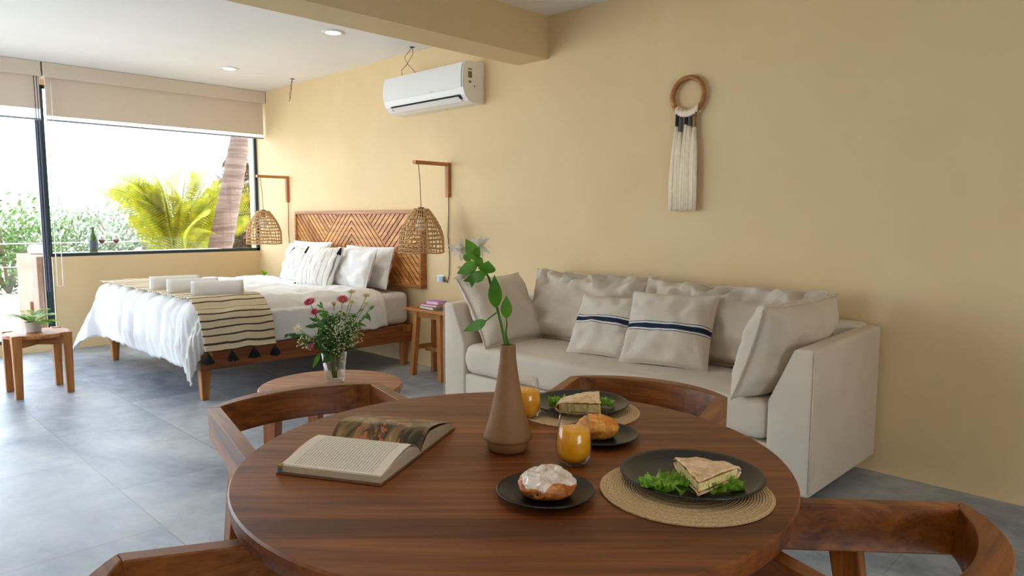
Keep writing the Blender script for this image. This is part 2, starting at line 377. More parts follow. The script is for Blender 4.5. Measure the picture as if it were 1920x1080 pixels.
# ------------------------------------------------------------------ air conditioner
def air_con():
    r = tag(empty('air_conditioner', (3.12, 0, 2.02)), 'white split air conditioner mounted high on the cream wall', 'air conditioner')
    hw = .475; prof = [(0,0),(-.10,-.002),(-.15,.012),(-.185,.05),(-.205,.10),(-.208,.16),(-.20,.24),(-.185,.272),(-.15,.287),(0,.292)]
    b = MB(); n = len(prof)
    vs = [(x, y, z) for x in (-hw, hw) for y, z in prof]
    b.add(vs, [tuple(range(n-1,-1,-1)), tuple(range(n, 2*n))]+[(i, (i+1) % n, (i+1) % n+n, i+n) for i in range(n)])
    body = b.build('body', M_WPLAST, r, bevel=.004, seg=2)
    fp = MB(); q = [(-.2105,.098),(-.2135,.16),(-.2055,.24),(-.19,.274)]
    vs = [(x, y, z) for x in (-hw+.004, hw-.012) for y, z in q]+[(x, y+.004, z) for x in (-hw+.004, hw-.012) for y, z in q]
    fs = [(i, i+1, i+5, i+4) for i in range(3)]+[(8+i, 12+i, 13+i, 9+i) for i in range(3)]
    fp.add(vs, fs); panel = fp.build('front_panel', M_WPLAST, r, smooth=True)
    sl = MB(); sl.add([(-.40,-.1925,.054),(.43,-.1925,.054),(.43,-.166,.024),(-.40,-.166,.024)], [(0,1,2,3)]); sl.build('air_outlet', M_DARK, r)
    fl = MB(); fl.add([(-.385,-.194,.040),(.405,-.194,.040),(.42,-.158,.010),(-.37,-.158,.010),(-.385,-.190,.042),(.405,-.190,.042),(.42,-.154,.013),(-.37,-.154,.013)], [(0,1,2,3),(7,6,5,4),(0,4,5,1),(2,6,7,3),(1,5,6,2),(3,7,4,0)]); fl.build('louver', M_WPLAST, r)
    st = MB(); st.box(hw, hw+.001, -.155,-.118, .225,.235); st.box(hw, hw+.001, -.155,-.118, .17,.215); st.box(hw, hw+.001, -.15,-.125, .135,.15)
    st.build('sticker', plain('grey_print', srgb(130,112,88), .7), body)
    MB().lathe([(0,0),(.006,0)], 12).build('screw_cover', plain('tan', srgb(120,100,75)), body).matrix_local = Matrix.Translation((hw+.001,-.095,.115)) @ Matrix.Rotation(PI/2, 4, 'Y')
    MB().box(.12,.155,-.2138,-.2125,.10,.108).build('badge', plain('grey_badge', srgb(200,202,205), .4), panel)
air_con()

# ------------------------------------------------------------------ headboard
def clip(poly, a, b, c):      # keep a*x+b*z<=c
    out = []
    for i in range(len(poly)):
        p, q = poly[i], poly[(i+1) % len(poly)]; dp, dq = a*p[0]+b*p[1]-c, a*q[0]+b*q[1]-c
        if dp <= 0: out.append(p)
        if (dp < 0 < dq) or (dq < 0 < dp): t = dp/(dp-dq); out.append((p[0]+(q[0]-p[0])*t, p[1]+(q[1]-p[1])*t))
    return out
def headboard():
    x0, x1, z0, z1, xc = .889, 2.911, .638, 1.27, 1.9
    r = tag(empty('headboard', (xc, 0, z0)), 'wooden headboard with carved chevron slats fixed to the wall behind the bed', 'headboard')
    bw = .03
    fr = MB(); hw = (x1-x0)/2; h = z1-z0
    fr.box(-hw, hw, -.06, 0, 0, bw); fr.box(-hw, hw, -.06, 0, h-bw, h); fr.box(-hw, -hw+bw, -.06, 0, bw, h-bw); fr.box(hw-bw, hw, -.06, 0, bw, h-bw)
    fr.build('frame', W2['X'], r, bevel=.003)
    MB().box(-hw+bw, hw-bw, -.03, 0, bw, h-bw).build('back_panel', plain('dark_backing', srgb(70,34,18), .7), r)
    a, zi, zt = hw-bw, h/2, h-bw
    top, bot = zt, zi; s = math.tan(math.radians(42)); A = .22; B = A+(zt-zi)/s
    zones = [([(-a,zt),(-A,zt),(-B,zi),(-a,zi)], -1), ([(-A,zt),(0,zt),(0,zi),(-B,zi)], 1), ([(A,zt),(0,zt),(0,zi),(B,zi)], -1), ([(a,zt),(A,zt),(B,zi),(a,zi)], 1)]
    mb = MB(); pitch = .0445; gap = .0105; c_, s_ = math.cos(math.radians(42)), math.sin(math.radians(42))
    for flip in (0, 1):
        for poly, dr in zones:
            P = [(x, z if not flip else 2*zi-z) for x, z in poly]; d = dr if not flip else -dr
            # normal to slat direction (c_, d*s_)
            nx, nz_ = -d*s_, c_
            ref = nx*0+nz_*(zt if not flip else 2*zi-zt)
            vals = [nx*p[0]+nz_*p[1]-ref for p in P]
            k0, k1 = math.floor(min(vals)/pitch)-1, math.ceil(max(vals)/pitch)+1
            for k in range(k0, k1):
                lo, hi = ref+k*pitch+gap/2, ref+(k+1)*pitch-gap/2
                Q = clip(clip(P, nx, nz_, hi), -nx, -nz_, -lo)
                if len(Q) < 3: continue
                area = abs(sum(Q[i][0]*Q[(i+1) % len(Q)][1]-Q[(i+1) % len(Q)][0]*Q[i][1] for i in range(len(Q))))/2
                if area < 1e-4: continue
                n = len(Q); vs = [(x, -.048, z) for x, z in Q]+[(x, -.029, z) for x, z in Q]
                mb.add(vs, [tuple(range(n)), tuple(range(2*n-1, n-1, -1))]+[(i, i+n, (i+1) % n+n, (i+1) % n) for i in range(n)], random.Random(k*7+flip*3+d).choice([0,0,1,2]))
    W2b = wood('honey_slat_mid', srgb(170,108,50), srgb(228,166,94), 'X', .45); W2c = wood('honey_slat_dark', srgb(148,92,42), srgb(204,140,74), 'Z', .45)
    mb.build('slat_panel', [wood('honey_slat_main', srgb(178,116,58), srgb(230,168,98), 'X', .45), W2b, W2c], r)
headboard()

# ------------------------------------------------------------------ bed
def bed():
    r = tag(empty('bed', (1.78, -.9, 0)), 'low wooden bed frame with tapered legs under the white mattress', 'bed')
    f = MB(); hx = .98; y0, y1 = -.86, .895
    f.box(hx-.03, hx, y0, y1, .20, .335); f.box(-hx, -hx+.03, y0, y1, .20, .335); f.box(-hx+.03, hx-.03, y0, y0+.03, .20, .335); f.box(-hx+.03, hx-.03, y1-.03, y1, .2, .335)
    f.build('side_rails', wood('bed_wood_Y', srgb(104,54,26), srgb(158,92,50), 'Y', .45), r, bevel=.004)
    s = MB()
    for i in range(10): y = y0+.06+i*.17; s.box(-hx+.03, hx-.03, y, y+.09, .31, .33)
    s.build('slats', W2['X'], r)
    for sx in (-1, 1):
        for yy in (y0+.005, y1-.12):
            l = MB(); l.frustum((sx*(hx-.045), yy+.03, 0), .045, .045, (sx*(hx-.038), yy+.036, .335), .085, .085); l.build('leg', W2['Z'], r, bevel=.004)
bed()
tag(MB().box(-.94,.94,-.86,.86,0,.262).build('mattress', plain('mattress_ticking', srgb(226,224,226), .9, .05, 14, .3, 60), bevel=.05, seg=5), 'thick white mattress with rounded edge on the wooden bed frame', 'mattress').location = (1.77,-.885,.335)

# draped cloths on the bed. cloth coordinates (a, b) are world x, y while it lies flat
BX0, BX1, BY0, BY1, BZ = .84, 2.70, -1.73, -.03, .60
def drape(a, b, off, rr=.07, flare=.13, rip=.0, ripk=12.0, ph=0.0, corner=0.0):
    ca, cb = min(max(a, BX0+.03), BX1-.03), min(max(b, BY0+.03), BY1)
    ox, oy = a-ca, b-cb; L = math.hypot(ox, oy)
    if L < 1e-6: return Vector((a, b, BZ+off))
    nx_, ny_ = ox/L, oy/L; R = rr+off; flare = flare+corner*2*abs(nx_*ny_)*(1 if nx_ < 0 else .12); q = R*PI/2
    if L < q: t = L/R; out, dn = R*math.sin(t), R*(1-math.cos(t))
    else: e = L-q; out, dn = R+e*flare, R+e*.985
    al = (ca*abs(ny_)+cb*abs(nx_)) + math.atan2(abs(ny_), abs(nx_))*.2
    wv = rip*min(1, L/.35)*math.sin(al*ripk+ph)
    return Vector((ca+nx_*(out+wv), cb+ny_*(out+wv), BZ+off-dn))
def duvet():
    mb = MB(); a0, a1, b0, b1 = BX0-.36, BX1+.30, BY0-.43, -.30
    nu, nv = 220, 180
    def fn(u, v):
        a = a0+(a1-a0)*u; b = b0+(b1-b0)*v
        if v > .82: a1b = a1
        # quilting seams every 0.27 m across, 0.40 m along
        s = abs(math.sin(PI*(a-.1)/.27))**.38
        fade = min(1, max(.0, (-.6-b)/.8))
        s2 = abs(math.sin(PI*(b)/.34))**.5
        puff = .050*(s*(.25+.75*fade)+s2*(1-fade)*.5)
        s = s-.10*math.exp(-(math.sin(PI*(a-.1)/.27)/.16)**2)*fade
        wr = .020*nz(a*5, b*5)+.012*nz(a*13, b*13, 3)+.007*nz(a*28, b*22, 7)
        edge = min(u, 1-u, v, 1-v)*30; edge = min(1, edge)
        rag = .03*nz(a*4, b*4, 9)
        p = drape(a, b, .012+puff*edge+wr*.6+.008, .075, .10, .006, 11, .6, .55)
        if a > BX1-.03 or b < BY0+.03:
            p += Vector((nz(a*9, b*1.5, 1), nz(a*11, b*1.5, 2), .4*nz(a*3, b*3, 4)))*.022
        elif p.z < BZ+.02: p.z = BZ+.02
        return p
    mb.grid(fn, nu, nv)
    o = mb.build('duvet', M_DUVET, smooth=True); tag(o, 'puffy white quilted duvet draped over the foot of the bed', 'duvet')
    sm = o.modifiers.new('solid', 'SOLIDIFY'); sm.thickness = .012; sm.offset = -1
duvet()
def mk_blanket():
    k = N('striped_blanket'); uv = k.n('ShaderNodeUVMap'); sp = k.n('ShaderNodeSeparateXYZ'); k.l(uv.outputs[0], sp.inputs[0])
    wob = k.math('MULTIPLY_ADD', k.noise(uv.outputs[0], 9, 2), .006, -.003)
    q = k.math('FRACT', k.math('DIVIDE', k.math('ADD', sp.outputs[0], wob), .0485))
    st = k.math('MULTIPLY', k.math('GREATER_THAN', q, .78), k.math('MULTIPLY_ADD', k.noise(uv.outputs[0], 260, 1), .4, .72))
    f = k.noise(k.coord(), 500, 2)
    c = k.ramp(f, [(.3, srgb(216,200,170)), (.7, srgb(234,220,194))])
    k.base(k.mix(st, c, srgb(38,34,34))); k.rough(.95); k.b.inputs['Specular IOR Level'].default_value = .1
    k.bump(f, .3, .002); return k.m
def blanket():
    a0, a1, b0, b1 = BX0-.02, BX1+.40, -1.80, -1.31; nu, nv = 130, 26; mb = MB()
    def fn(u, v):
        a = a0+(a1-a0)*u; b = b0+(b1-b0)*v
        # the hanging end lies a little crooked and narrows into one soft fold
        h = max(0, a-BX1)/.40; bb = b+.045*h
        s = abs(math.sin(PI*(a-.1)/.27))**.45
        p = drape(a, max(bb, BY0+.031) if a < BX1 else bb if bb > BY0+.031 else BY0+.031, .066+.020*s+.006*nz(a*9, b*9), .07, .10, 0)
        p.y = min(p.y, bb) if bb < BY0+.031 else p.y
        if bb < BY0+.031: p.y = bb
        fold = math.exp(-((v-.52)/.10)**2)
        p.x += .03*fold*h+.006*nz(a*12, b*12, 5); p.z += .012*fold*(h > 0)*h
        return p
    mb.grid(fn, nu, nv); o = mb.build('striped_blanket', mk_blanket(), smooth=True)
    uvl = o.data.uv_layers.new(name='UVMap'); 
    for lp in o.data.loops:
        i = lp.vertex_index; u, v = (i % nu)/(nu-1), (i//nu)/(nv-1); uvl.data[lp.index].uv = (a0+(a1-a0)*u, b0+(b1-b0)*v)
    tag(o, 'cream throw with thin black stripes across the foot of the bed', 'blanket')
    sm = o.modifiers.new('solid', 'SOLIDIFY'); sm.thickness = .006
    for v in (.03, .35, .66, .97):
        p = fn(1, v); t = MB(); c = p+Vector((.004,0,-.03))
        t.tube([p, p+Vector((0,0,-.02))], .004, 6)
        rnd = random.Random(int(v*100))
        for k in range(70):
            a = rnd.random()*2*PI; r0 = .016; r1 = .012+.030*rnd.random(); 
            t.tube([(p.x+.2*r0*math.cos(a), p.y+.2*r0*math.sin(a), p.z-.014), (p.x+r0*math.cos(a), p.y+r0*math.sin(a), p.z-.030), (p.x+r1*math.cos(a), p.y+r1*math.sin(a), p.z-.068-.012*rnd.random())], .0035, 4)
        t.lathe([(.004,-.012),(.012,-.018),(.014,-.03),(.010,-.036)], 10, tuple(p))
        t.build('tassel', M_BLACK, o, smooth=True)
blanket()

def mat_from(o, x, z):      # basis with local X along x, local Z along z
    x = Vector(x).normalized(); z = Vector(z); z = (z-x*z.dot(x)).normalized(); y = z.cross(x)
    mm = Matrix((x, y, z)).transposed().to_4x4(); mm.translation = Vector(o); return mm
def pillow_mesh(w_, h_, t_, seed=0, n=30, pinch=.07, wr=.012, rk=1.0, crumple_top=0.0):
    """local: x -w/2..w/2, z 0..h, thickness along y"""
    mb = MB(); vs = []
    def shape(u, v):
        x = u*(1-pinch*(1-v*v)**1.0*abs(u)**2); z = v*(1-pinch*(1-u*u)*abs(v)**2)
        e = max(0, (1-abs(u)**2.6)*(1-abs(v)**2.6)); return x, z, e**.42
    def fn(sd):
        def g(a, b):
            u, v = a*2-1, b*2-1; u = math.sin(u*PI/2)*.35+u*.65; v = math.sin(v*PI/2)*.35+v*.65
            x, z, e = shape(u, v)
            d = nz(u*2.2+seed*9, v*2.2, seed+sd)*wr*2.2+nz(u*5+seed*3, v*4, seed*2+sd)*wr*.9
            rad = math.sin(math.atan2(v, u)*9+seed)*min(1, u*u+v*v)*wr*.55
            ct = crumple_top*max(0, v-.25)*(nz(u*9+seed, v*2.5, 4+sd)+.6*nz(u*21, v*4, 8+sd))
            y = sd*(t_/2*e)+sd*(d+rad*rk+ct)*min(1, e*1.5)
            zz = z+ct*.7
            return (x*w_/2, y, (zz+1)/2*h_)
        return g
    for sd in (-1, 1):
        g = fn(sd); b = MB(); b.grid(g, n, n)
        fs = b.f if sd == -1 else [tuple(reversed(f)) for f in b.f]
        mb.add(b.v, fs)
    # outline ring for seams
    g = fn(-1); ring = [g(i/(n-1), 0) for i in range(n)]+[g(1, i/(n-1)) for i in range(1, n)]+[g(1-i/(n-1), 1) for i in range(1, n)]+[g(0, 1-i/(n-1)) for i in range(1, n-1)]
    return mb, ring
def pillow(name, label, cat, group, bl, br, tl, thick, mat, seed, seam=None, seam_r=.004, frill=0.0, **kw):
    bl, br, tl = Vector(bl), Vector(br), Vector(tl); w_, h_ = (br-bl).length, (tl-bl).length
    mb, ring = pillow_mesh(w_, h_, thick, seed, **kw)
    o = mb.build(name, mat, smooth=True); o.matrix_world = mat_from((bl+br)/2, br-bl, tl-bl)
    if label: tag(o, label, cat, group)
    if seam:
        if frill:
            s = MB(); n = len(ring); c = Vector((0, 0, h_/2)); vs = []; fs = []
            for i, p in enumerate(ring):
                p = Vector(p); d = (p-c).normalized(); f = frill*(1+.3*nz(i*.7, seed)); vs += [p-d*.004, p+d*f+Vector((0, .25*f*nz(i*.45, seed, 2), 0))]
            for i in range(n): j = (i+1) % n; fs.append((2*i, 2*i+1, 2*j+1, 2*j))
            s.add(vs, fs); q = s.build('flange', seam, o, smooth=True); q.modifiers.new('solid', 'SOLIDIFY').thickness = .004
        else:
            MB().tube(ring, seam_r, 6, closed=True).build('piping', seam, o, smooth=True)
    return o
# white bed pillows (bottom-left, bottom-right, top-left corners; left is the window side)
def bedpillow(x0, x1, yb, yt, zt, seed, label):
    pillow('bed_pillow', label, 'pillow', 'white sleeping pillows', (x0, yb, .628), (x1, yb, .628), (x0, yt, zt), .13, M_WHITE, seed, M_WHITE, .004, wr=.012, pinch=.05)
bedpillow(1.03, 1.72, -.26, -.14, .985, 1, 'white sleeping pillow at the back, on the window side of the headboard')
bedpillow(1.95, 2.66, -.22, -.13, .965, 2, 'white sleeping pillow at the back, nearest the wooden stool')
bedpillow(1.20, 1.88, -.39, -.28, .965, 3, 'white sleeping pillow directly behind the left striped cushion')
bedpillow(2.05, 2.63, -.40, -.28, .955, 4, 'white sleeping pillow leaning in front, right of the tasselled cushion')
def mk_stripe(name, pitch, wd, c, s, ph=0.0):
    k = N(name); sp = k.n('ShaderNodeSeparateXYZ'); k.l(k.coord(), sp.inputs[0])
    q = k.math('FRACT', k.math('DIVIDE', k.math('ADD', sp.outputs[0], 5+ph), pitch)); f = k.noise(k.coord(), 300, 1)
    st = k.math('MULTIPLY', k.math('LESS_THAN', q, wd), k.math('MULTIPLY_ADD', f, .5, .5))
    k.base(k.mix(st, c, s)); k.rough(.9); k.b.inputs['Specular IOR Level'].default_value = .1; k.bump(f, .2, .001); return k.m
M_ST1 = mk_stripe('striped_cotton', .052, .09, srgb(232,229,224), srgb(84,86,96))
def striped(bl, br, tl, seed, label):
    o = pillow('striped_cushion', label, 'cushion', 'striped bed cushions', bl, br, tl, .14, M_ST1, seed, M_ST1, .003, pinch=.06, rk=.25, wr=.008)
    w_ = (Vector(br)-Vector(bl)).length; h_ = (Vector(tl)-Vector(bl)).length
    for (x, z) in ((w_/2-.01, h_-.015), (w_/2-.015, .02), (-w_/2+.01, h_-.015), (-w_/2+.015, .02)):
        t = MB(); rnd = random.Random(seed+int(x*50))
        for k in range(40):
            a = rnd.random()*2*PI; r1 = .005+.014*rnd.random(); t.tube([(x,-.02,z),(x+.008*math.cos(a),-.02+.008*math.sin(a),z-.015),(x+r1*math.cos(a),-.02+r1*math.sin(a),z-.06 if z > .1 else z-.02)], .0022, 4)
        t.lathe([(.003,.004),(.008,-.002),(.009,-.012),(.006,-.016)], 8, (x,-.02,z)); t.build('tassel', M_BLACK, o, smooth=True)
striped((1.43,-.50,.632),(1.86,-.50,.632),(1.47,-.34,.935), 11, 'off-white cushion with thin dark stripes, on the window side of its twin')
striped((1.88,-.60,.632),(2.32,-.54,.632),(1.93,-.43,.955), 12, 'off-white cushion with thin dark stripes and black corner tassel, right of its twin')

# rolled towels
def mk_towel():
    k = N('towel'); v = k.coord(); f = k.noise(v, 220, 2); k.base(srgb(236,232,228)); k.rough(1); k.b.inputs['Sheen Weight'].default_value = .3; k.bump(f, .8, .004); return k.m
M_TOWEL = mk_towel()
def towel(x, y, z, L, R, rz, label, grp='rolled towels on the bed'):
    # spiral cross section swept along local X
    mb = MB(); turns = 3.2; n = 90; th = .008
    def sp(t): a = t*turns*2*PI; rad = .010+(R-.012)*t; return a, rad
    NX = 12
    def fn(u, v):
        a, rad = sp(v); rr = rad*(1+.03*nz(u*4, math.cos(a)*2, math.sin(a)*2)); x_ = (u-.5)*L+.006*nz(v*20, 1)
        return (x_, rr*math.cos(a-PI/2), max(rr*math.sin(a-PI/2), -R*.94)+R*.94)
    mb.grid(fn, NX, n); o = mb.build('rolled_towel', M_TOWEL, smooth=True); s = o.modifiers.new('solid', 'SOLIDIFY'); s.thickness = .013; s.offset = 0
    o.location = (x, y, z); o.rotation_euler = (0, 0, rz); tag(o, label, 'towel', grp)
towel(2.585,-1.555, .664, .33, .062, 1.15, 'rolled white towel at the near edge of the bed on the striped throw')
towel(2.27,-1.60, .664, .33, .060, 1.3, 'rolled white towel on the bed, middle of the three')
towel(1.93,-1.60, .664, .33, .060, 1.35, 'rolled white towel on the bed, farthest of the three, nearest the window')

# ------------------------------------------------------------------ wall lamps
M_RATTAN = plain('rattan', srgb(196,156,104), .7, .2, 60)
M_BULB = plain('opal_bulb', srgb(240,236,225), .3)
def wall_lamp(x, xs, label, cord_end):
    r = tag(empty('wall_lamp', (x, 0, 1.364)), label, 'lamp', 'rattan pendant wall lamps over the bed sides')
    MB().box(-.02,.02,-.028,0,0,.262).build('bracket_post', W2['Z'], r, bevel=.003)
    MB().box(-.02,.02,-.335,-.028,.236,.262).build('bracket_arm', W2['Y'], r, bevel=.003)
    MB().box(-.02,.02,-.028,0,.236,.2625).build('bracket_joint', W2['Y'], r) if False else None
    sx = xs-x; sy = -.30
    MB().tube([(sx*.2,sy,.236),(sx*.7,sy,.1),(sx,sy,-.09)], .0028, 6).build('cord', M_CORD, r, smooth=True)
    pts = [(0,-.008,0),(.0,-.008,-.1),(-.012,-.007,-.3),(.006,-.007,-.45)]+cord_end
    MB().tube(pts, .0032, 6).build('wall_cable', M_CORD, r, smooth=True)
    sh = MB(); top = -.09; hgt = .325; R = .16
    prof = lambda t: R*(.30+.70*math.sin(min(1, t*1.35)*PI/2)**.9)*(1+.03*t)
    rnd = random.Random(int(x*100))
    for k in range(11):                                  # horizontal woven rings
        t = .04+.96*k/10; z = top-hgt*t; rr = prof(t)
        for q in range(2):
            pts = [((rr+.004*math.sin(a*12+q*PI))*math.cos(a)+sx, (rr+.004*math.sin(a*12+q*PI))*math.sin(a)+sy, z+.004*q+.003*math.sin(a*5+k)) for a in [2*PI*i/60 for i in range(60)]]
            sh.tube(pts, .0032, 5, closed=True)
    for k in range(30):
        a = 2*PI*k/30+.03*rnd.random(); pts = []
        for i in range(14): t = i/13; rr = prof(t)+.002; aa = a+.05*math.sin(t*7+k); pts.append((rr*math.cos(aa)+sx, rr*math.sin(aa)+sy, top-hgt*t))
        sh.tube(pts, .0036, 5)
    sh.build('shade', M_RATTAN, r, smooth=True)
    MB().lathe([(0,-.0),(.022,0),(.022,-.06),(.014,-.07)], 16, (sx,sy,top+.01)).build('socket', M_CORD, r, smooth=True); sock = [c for c in r.children if c.name.startswith('socket')][0]
    MB().lathe([(.013,0),(.018,-.02),(.034,-.05),(.036,-.075),(.026,-.1),(0,-.11)], 20, (sx,sy,top-.055)).build('bulb', M_BULB, sock, smooth=True)
wall_lamp(3.20, 3.232, 'rattan bell lampshade hanging from a wooden wall bracket by the small stool', [(.0,-.008,-.6),(-.02,-.01,-.66),(-.05,-.012,-.645)])
wall_lamp(.672, .722, 'rattan bell lampshade hanging from a wooden wall bracket in the window corner', [(.0,-.008,-.6),(.0,-.008,-.75)])
r = tag(empty('wall_outlet', (3.105, 0, .70)), 'small white wall socket with plug between headboard and sofa', 'outlet')
MB().box(-.055,.03,-.008,0,0,.06).build('plate', M_WPLAST, r, bevel=.003)
MB().box(.0,.045,-.035,-.008,.01,.05).build('plug', plain('blue_grey_plug', srgb(150,185,200), .5), r, bevel=.006)

# ------------------------------------------------------------------ stools by the bed
def side_stool():
    r = tag(empty('wooden_stool', (3.255, -.175, 0)), 'tall narrow wooden stool holding stacked books between bed and sofa', 'stool')
    MB().box(-.235,.235,-.135,.135,.50,.522).build('seat', W2['X'], r, bevel=.004)
    tops = [(-.135,-.085),(.135,-.085),(-.135,.085),(.135,.085)]
    for x, y in tops:
        sx = 1 if x > 0 else -1; sy = 1 if y > 0 else -1
        MB().frustum((x+sx*.035, y+sy*.02, 0), .042, .042, (x, y, .50), .042, .042).build('leg', W2['Z'], r, bevel=.003)
    MB().box(-.115,.115,-.098,-.072,.455,.50).build('apron', W2['X'], r, bevel=.002)
    MB().box(-.115,.115,.072,.098,.455,.50).build('apron', W2['X'], r, bevel=.002)
    for x in (-.152, .152): MB().box(x-.012,x+.012,-.075,.075,.20,.235).build('stretcher', W2['Y'], r, bevel=.002)
    MB().box(-.14,.14,-.012,.012,.185,.215).build('stretcher', W2['X'], r, bevel=.002)
side_stool()
cols = [(98,108,126),(214,72,120),(196,120,220),(120,96,170)]
dims = [(.20,.15,.020),(.19,.14,.016),(.13,.10,.024)]
z = .5225
for i, (bw, bd, bt) in enumerate(dims):
    r = tag(empty('stacked_book', (3.24+.012*i, -.19, z), .12*(i-1)), ['slate grey book at the bottom of the stack on the tall stool', 'magenta-edged book in the middle of the stack on the tall stool', 'small violet book on top of the stack on the tall stool'][i], 'book', 'books on the tall stool')
    cm = plain('book_cover_%d' % i, srgb(*cols[i]), .5, .05)
    c = MB(); c.box(-bw/2,bw/2,-bd/2,bd/2,0,.002); c.box(-bw/2,bw/2,-bd/2,bd/2,bt-.002,bt); c.box(-bw/2,-bw/2+.002,-bd/2,bd/2,.002,bt-.002)
    c.build('cover', cm, r); MB().box(-bw/2+.002,bw/2-.004,-bd/2+.003,bd/2-.003,.002,bt-.002).build('pages', plain('page_edges', srgb(220,215,205), .8), r); z += bt+.0005
r = tag(empty('magazine', (3.38, -.12, .5225), .2), 'thin dark grey magazine lying on the tall stool behind the book stack', 'magazine')
MB().box(-.09,.075,-.11,.11,.0,.008).build('cover', plain('slate_cover', srgb(84,90,98), .5), r)

# small round table shape shared by the plant stool and the coffee table
def notched_table(name, label, cat, x, y, rz, R, h, lw, legr, top_t, W_, notch=True, spl=.012):
    r = tag(empty(name, (x, y, 0), rz), label, cat)
    MB().lathe([(0,h-top_t),(R-.006,h-top_t),(R,h-top_t+.006),(R,h-.006),(R-.006,h),(0,h)], 64).build('table_top', W_['X'], r, smooth=False, bevel=0)
    k = legr/math.sqrt(2)
    for sx in (-1,1):
        for sy in (-1,1):
            MB().frustum((sx*(k+spl), sy*(k+spl), 0), lw*.85, lw*.85, (sx*k, sy*k, h+.004 if notch else h-top_t-.0003), lw*1.15, lw*1.15).build('leg', W_['Z'], r, bevel=.003)
    hgt = .06
    for a in (0, 1):
        c = MB()
        L = k; c.box(-L, L, -.014, .014, h-top_t-hgt, h-top_t-.0005)
        o = c.build('cross_rail', W_['X'], r, bevel=.003); o.rotation_euler = (0, 0, PI/4+a*PI/2); o.scale = (math.sqrt(2)*.97, 1, 1)
        if a: o.location.z = -.0
    return r
notched_table('plant_stool', 'low round wooden stool with four notched legs holding the potted fern', 'stool', 1.70, -2.445, .0, .195, .42, .050, .205, .026, W2, spl=.003)
notched_table('coffee_table', 'round wooden coffee table carrying the flower vase behind the chair', 'coffee table', 4.605, -1.895, .55, .318, .45, .055, .26, .034, wood and {a: wood('rose_wood_'+a, srgb(152,92,58), srgb(198,134,92), a, .42) for a in 'XYZ'}, notch=False)

def fern_frond(mb, base, d, L, droop, wl, n=14, mi=0, up=Vector((0,0,1)), lw=.28):
    d = Vector(d).normalized(); base = Vector(base); pts = []
    for i in range(n+1):
        t = i/n; pts.append(base+d*L*t+Vector((0,0,-droop*L*t*t)))
    mb.tube(pts, [.0015*L/.2*(1-.7*i/n)+.0005 for i in range(n+1)], 4, mi)
    for i in range(2, n+1):
        t = i/n; tan = (pts[i]-pts[i-1]).normalized(); side = tan.cross(up)
        if side.length < .05: side = tan.cross(Vector((1,0,0)))
        side.normalize(); ll = wl*math.sin(PI*min(1, .12+t*.88))**.6+.002
        for s_ in (-1, 1): mb.leaf(pts[i], pts[i]+(side*s_+tan*.55).normalized()*ll+Vector((0,0,-.12*ll)), ll*lw, up, 0, 3, mi)
def potted_fern():
    r = tag(empty('potted_fern', (1.705,-2.46,.4235)), 'small green fern in a grey pot on the low round stool by the door', 'potted plant')
    MB().lathe([(0,0),(.044,0),(.052,.07),(.047,.07),(.042,.062),(0,.062)], 28).build('pot', plain('concrete_pot', srgb(186,180,172), .8, .08), r, smooth=False)
    MB().lathe([(0,.0635),(.041,.0635)], 20, close=False).build('soil', plain('soil', srgb(60,44,30), .9, .3), r)
    rnd = random.Random(5)
    f = MB()
    for k in range(13):
        a = k*2.4; d = (math.cos(a), math.sin(a), .45+.9*rnd.random()); fern_frond(f, (.01*math.cos(a), .01*math.sin(a), .06), d, .17+.07*rnd.random(), .42, .055, 15, lw=.42)
    f.build('fronds', G5, r)
potted_fern()
r = tag(empty('potted_succulent', (.63,-.27,.60)), 'tiny green plant in white pot behind the far side of the bed', 'potted plant')
MB().lathe([(0,-.06),(.035,-.06),(.045,.03),(.04,.03),(.036,.02),(0,.02)], 20).build('pot', M_WPLAST, r, smooth=True)
f = MB(); rnd = random.Random(9)
for k in range(30): a = rnd.random()*2*PI; f.leaf((0,0,.02), (.05*math.cos(a), .05*math.sin(a), .05+.05*rnd.random()), .014, Vector((0,0,1)), .1, 4)
f.build('leaves', G5, r)
r = tag(empty('bedside_stool', (.60,-.22,0)), 'wooden bedside stool in the window corner, mostly hidden behind the bed', 'stool')
MB().box(-.16,.16,-.13,.13,.515,.5385).build('seat', W2['X'], r, bevel=.003)
for x in (-.12,.12):
    for y in (-.09,.09): MB().frustum((x*1.15,y*1.15,0),.04,.04,(x,y,.515),.04,.04).build('leg', W2['Z'], r)

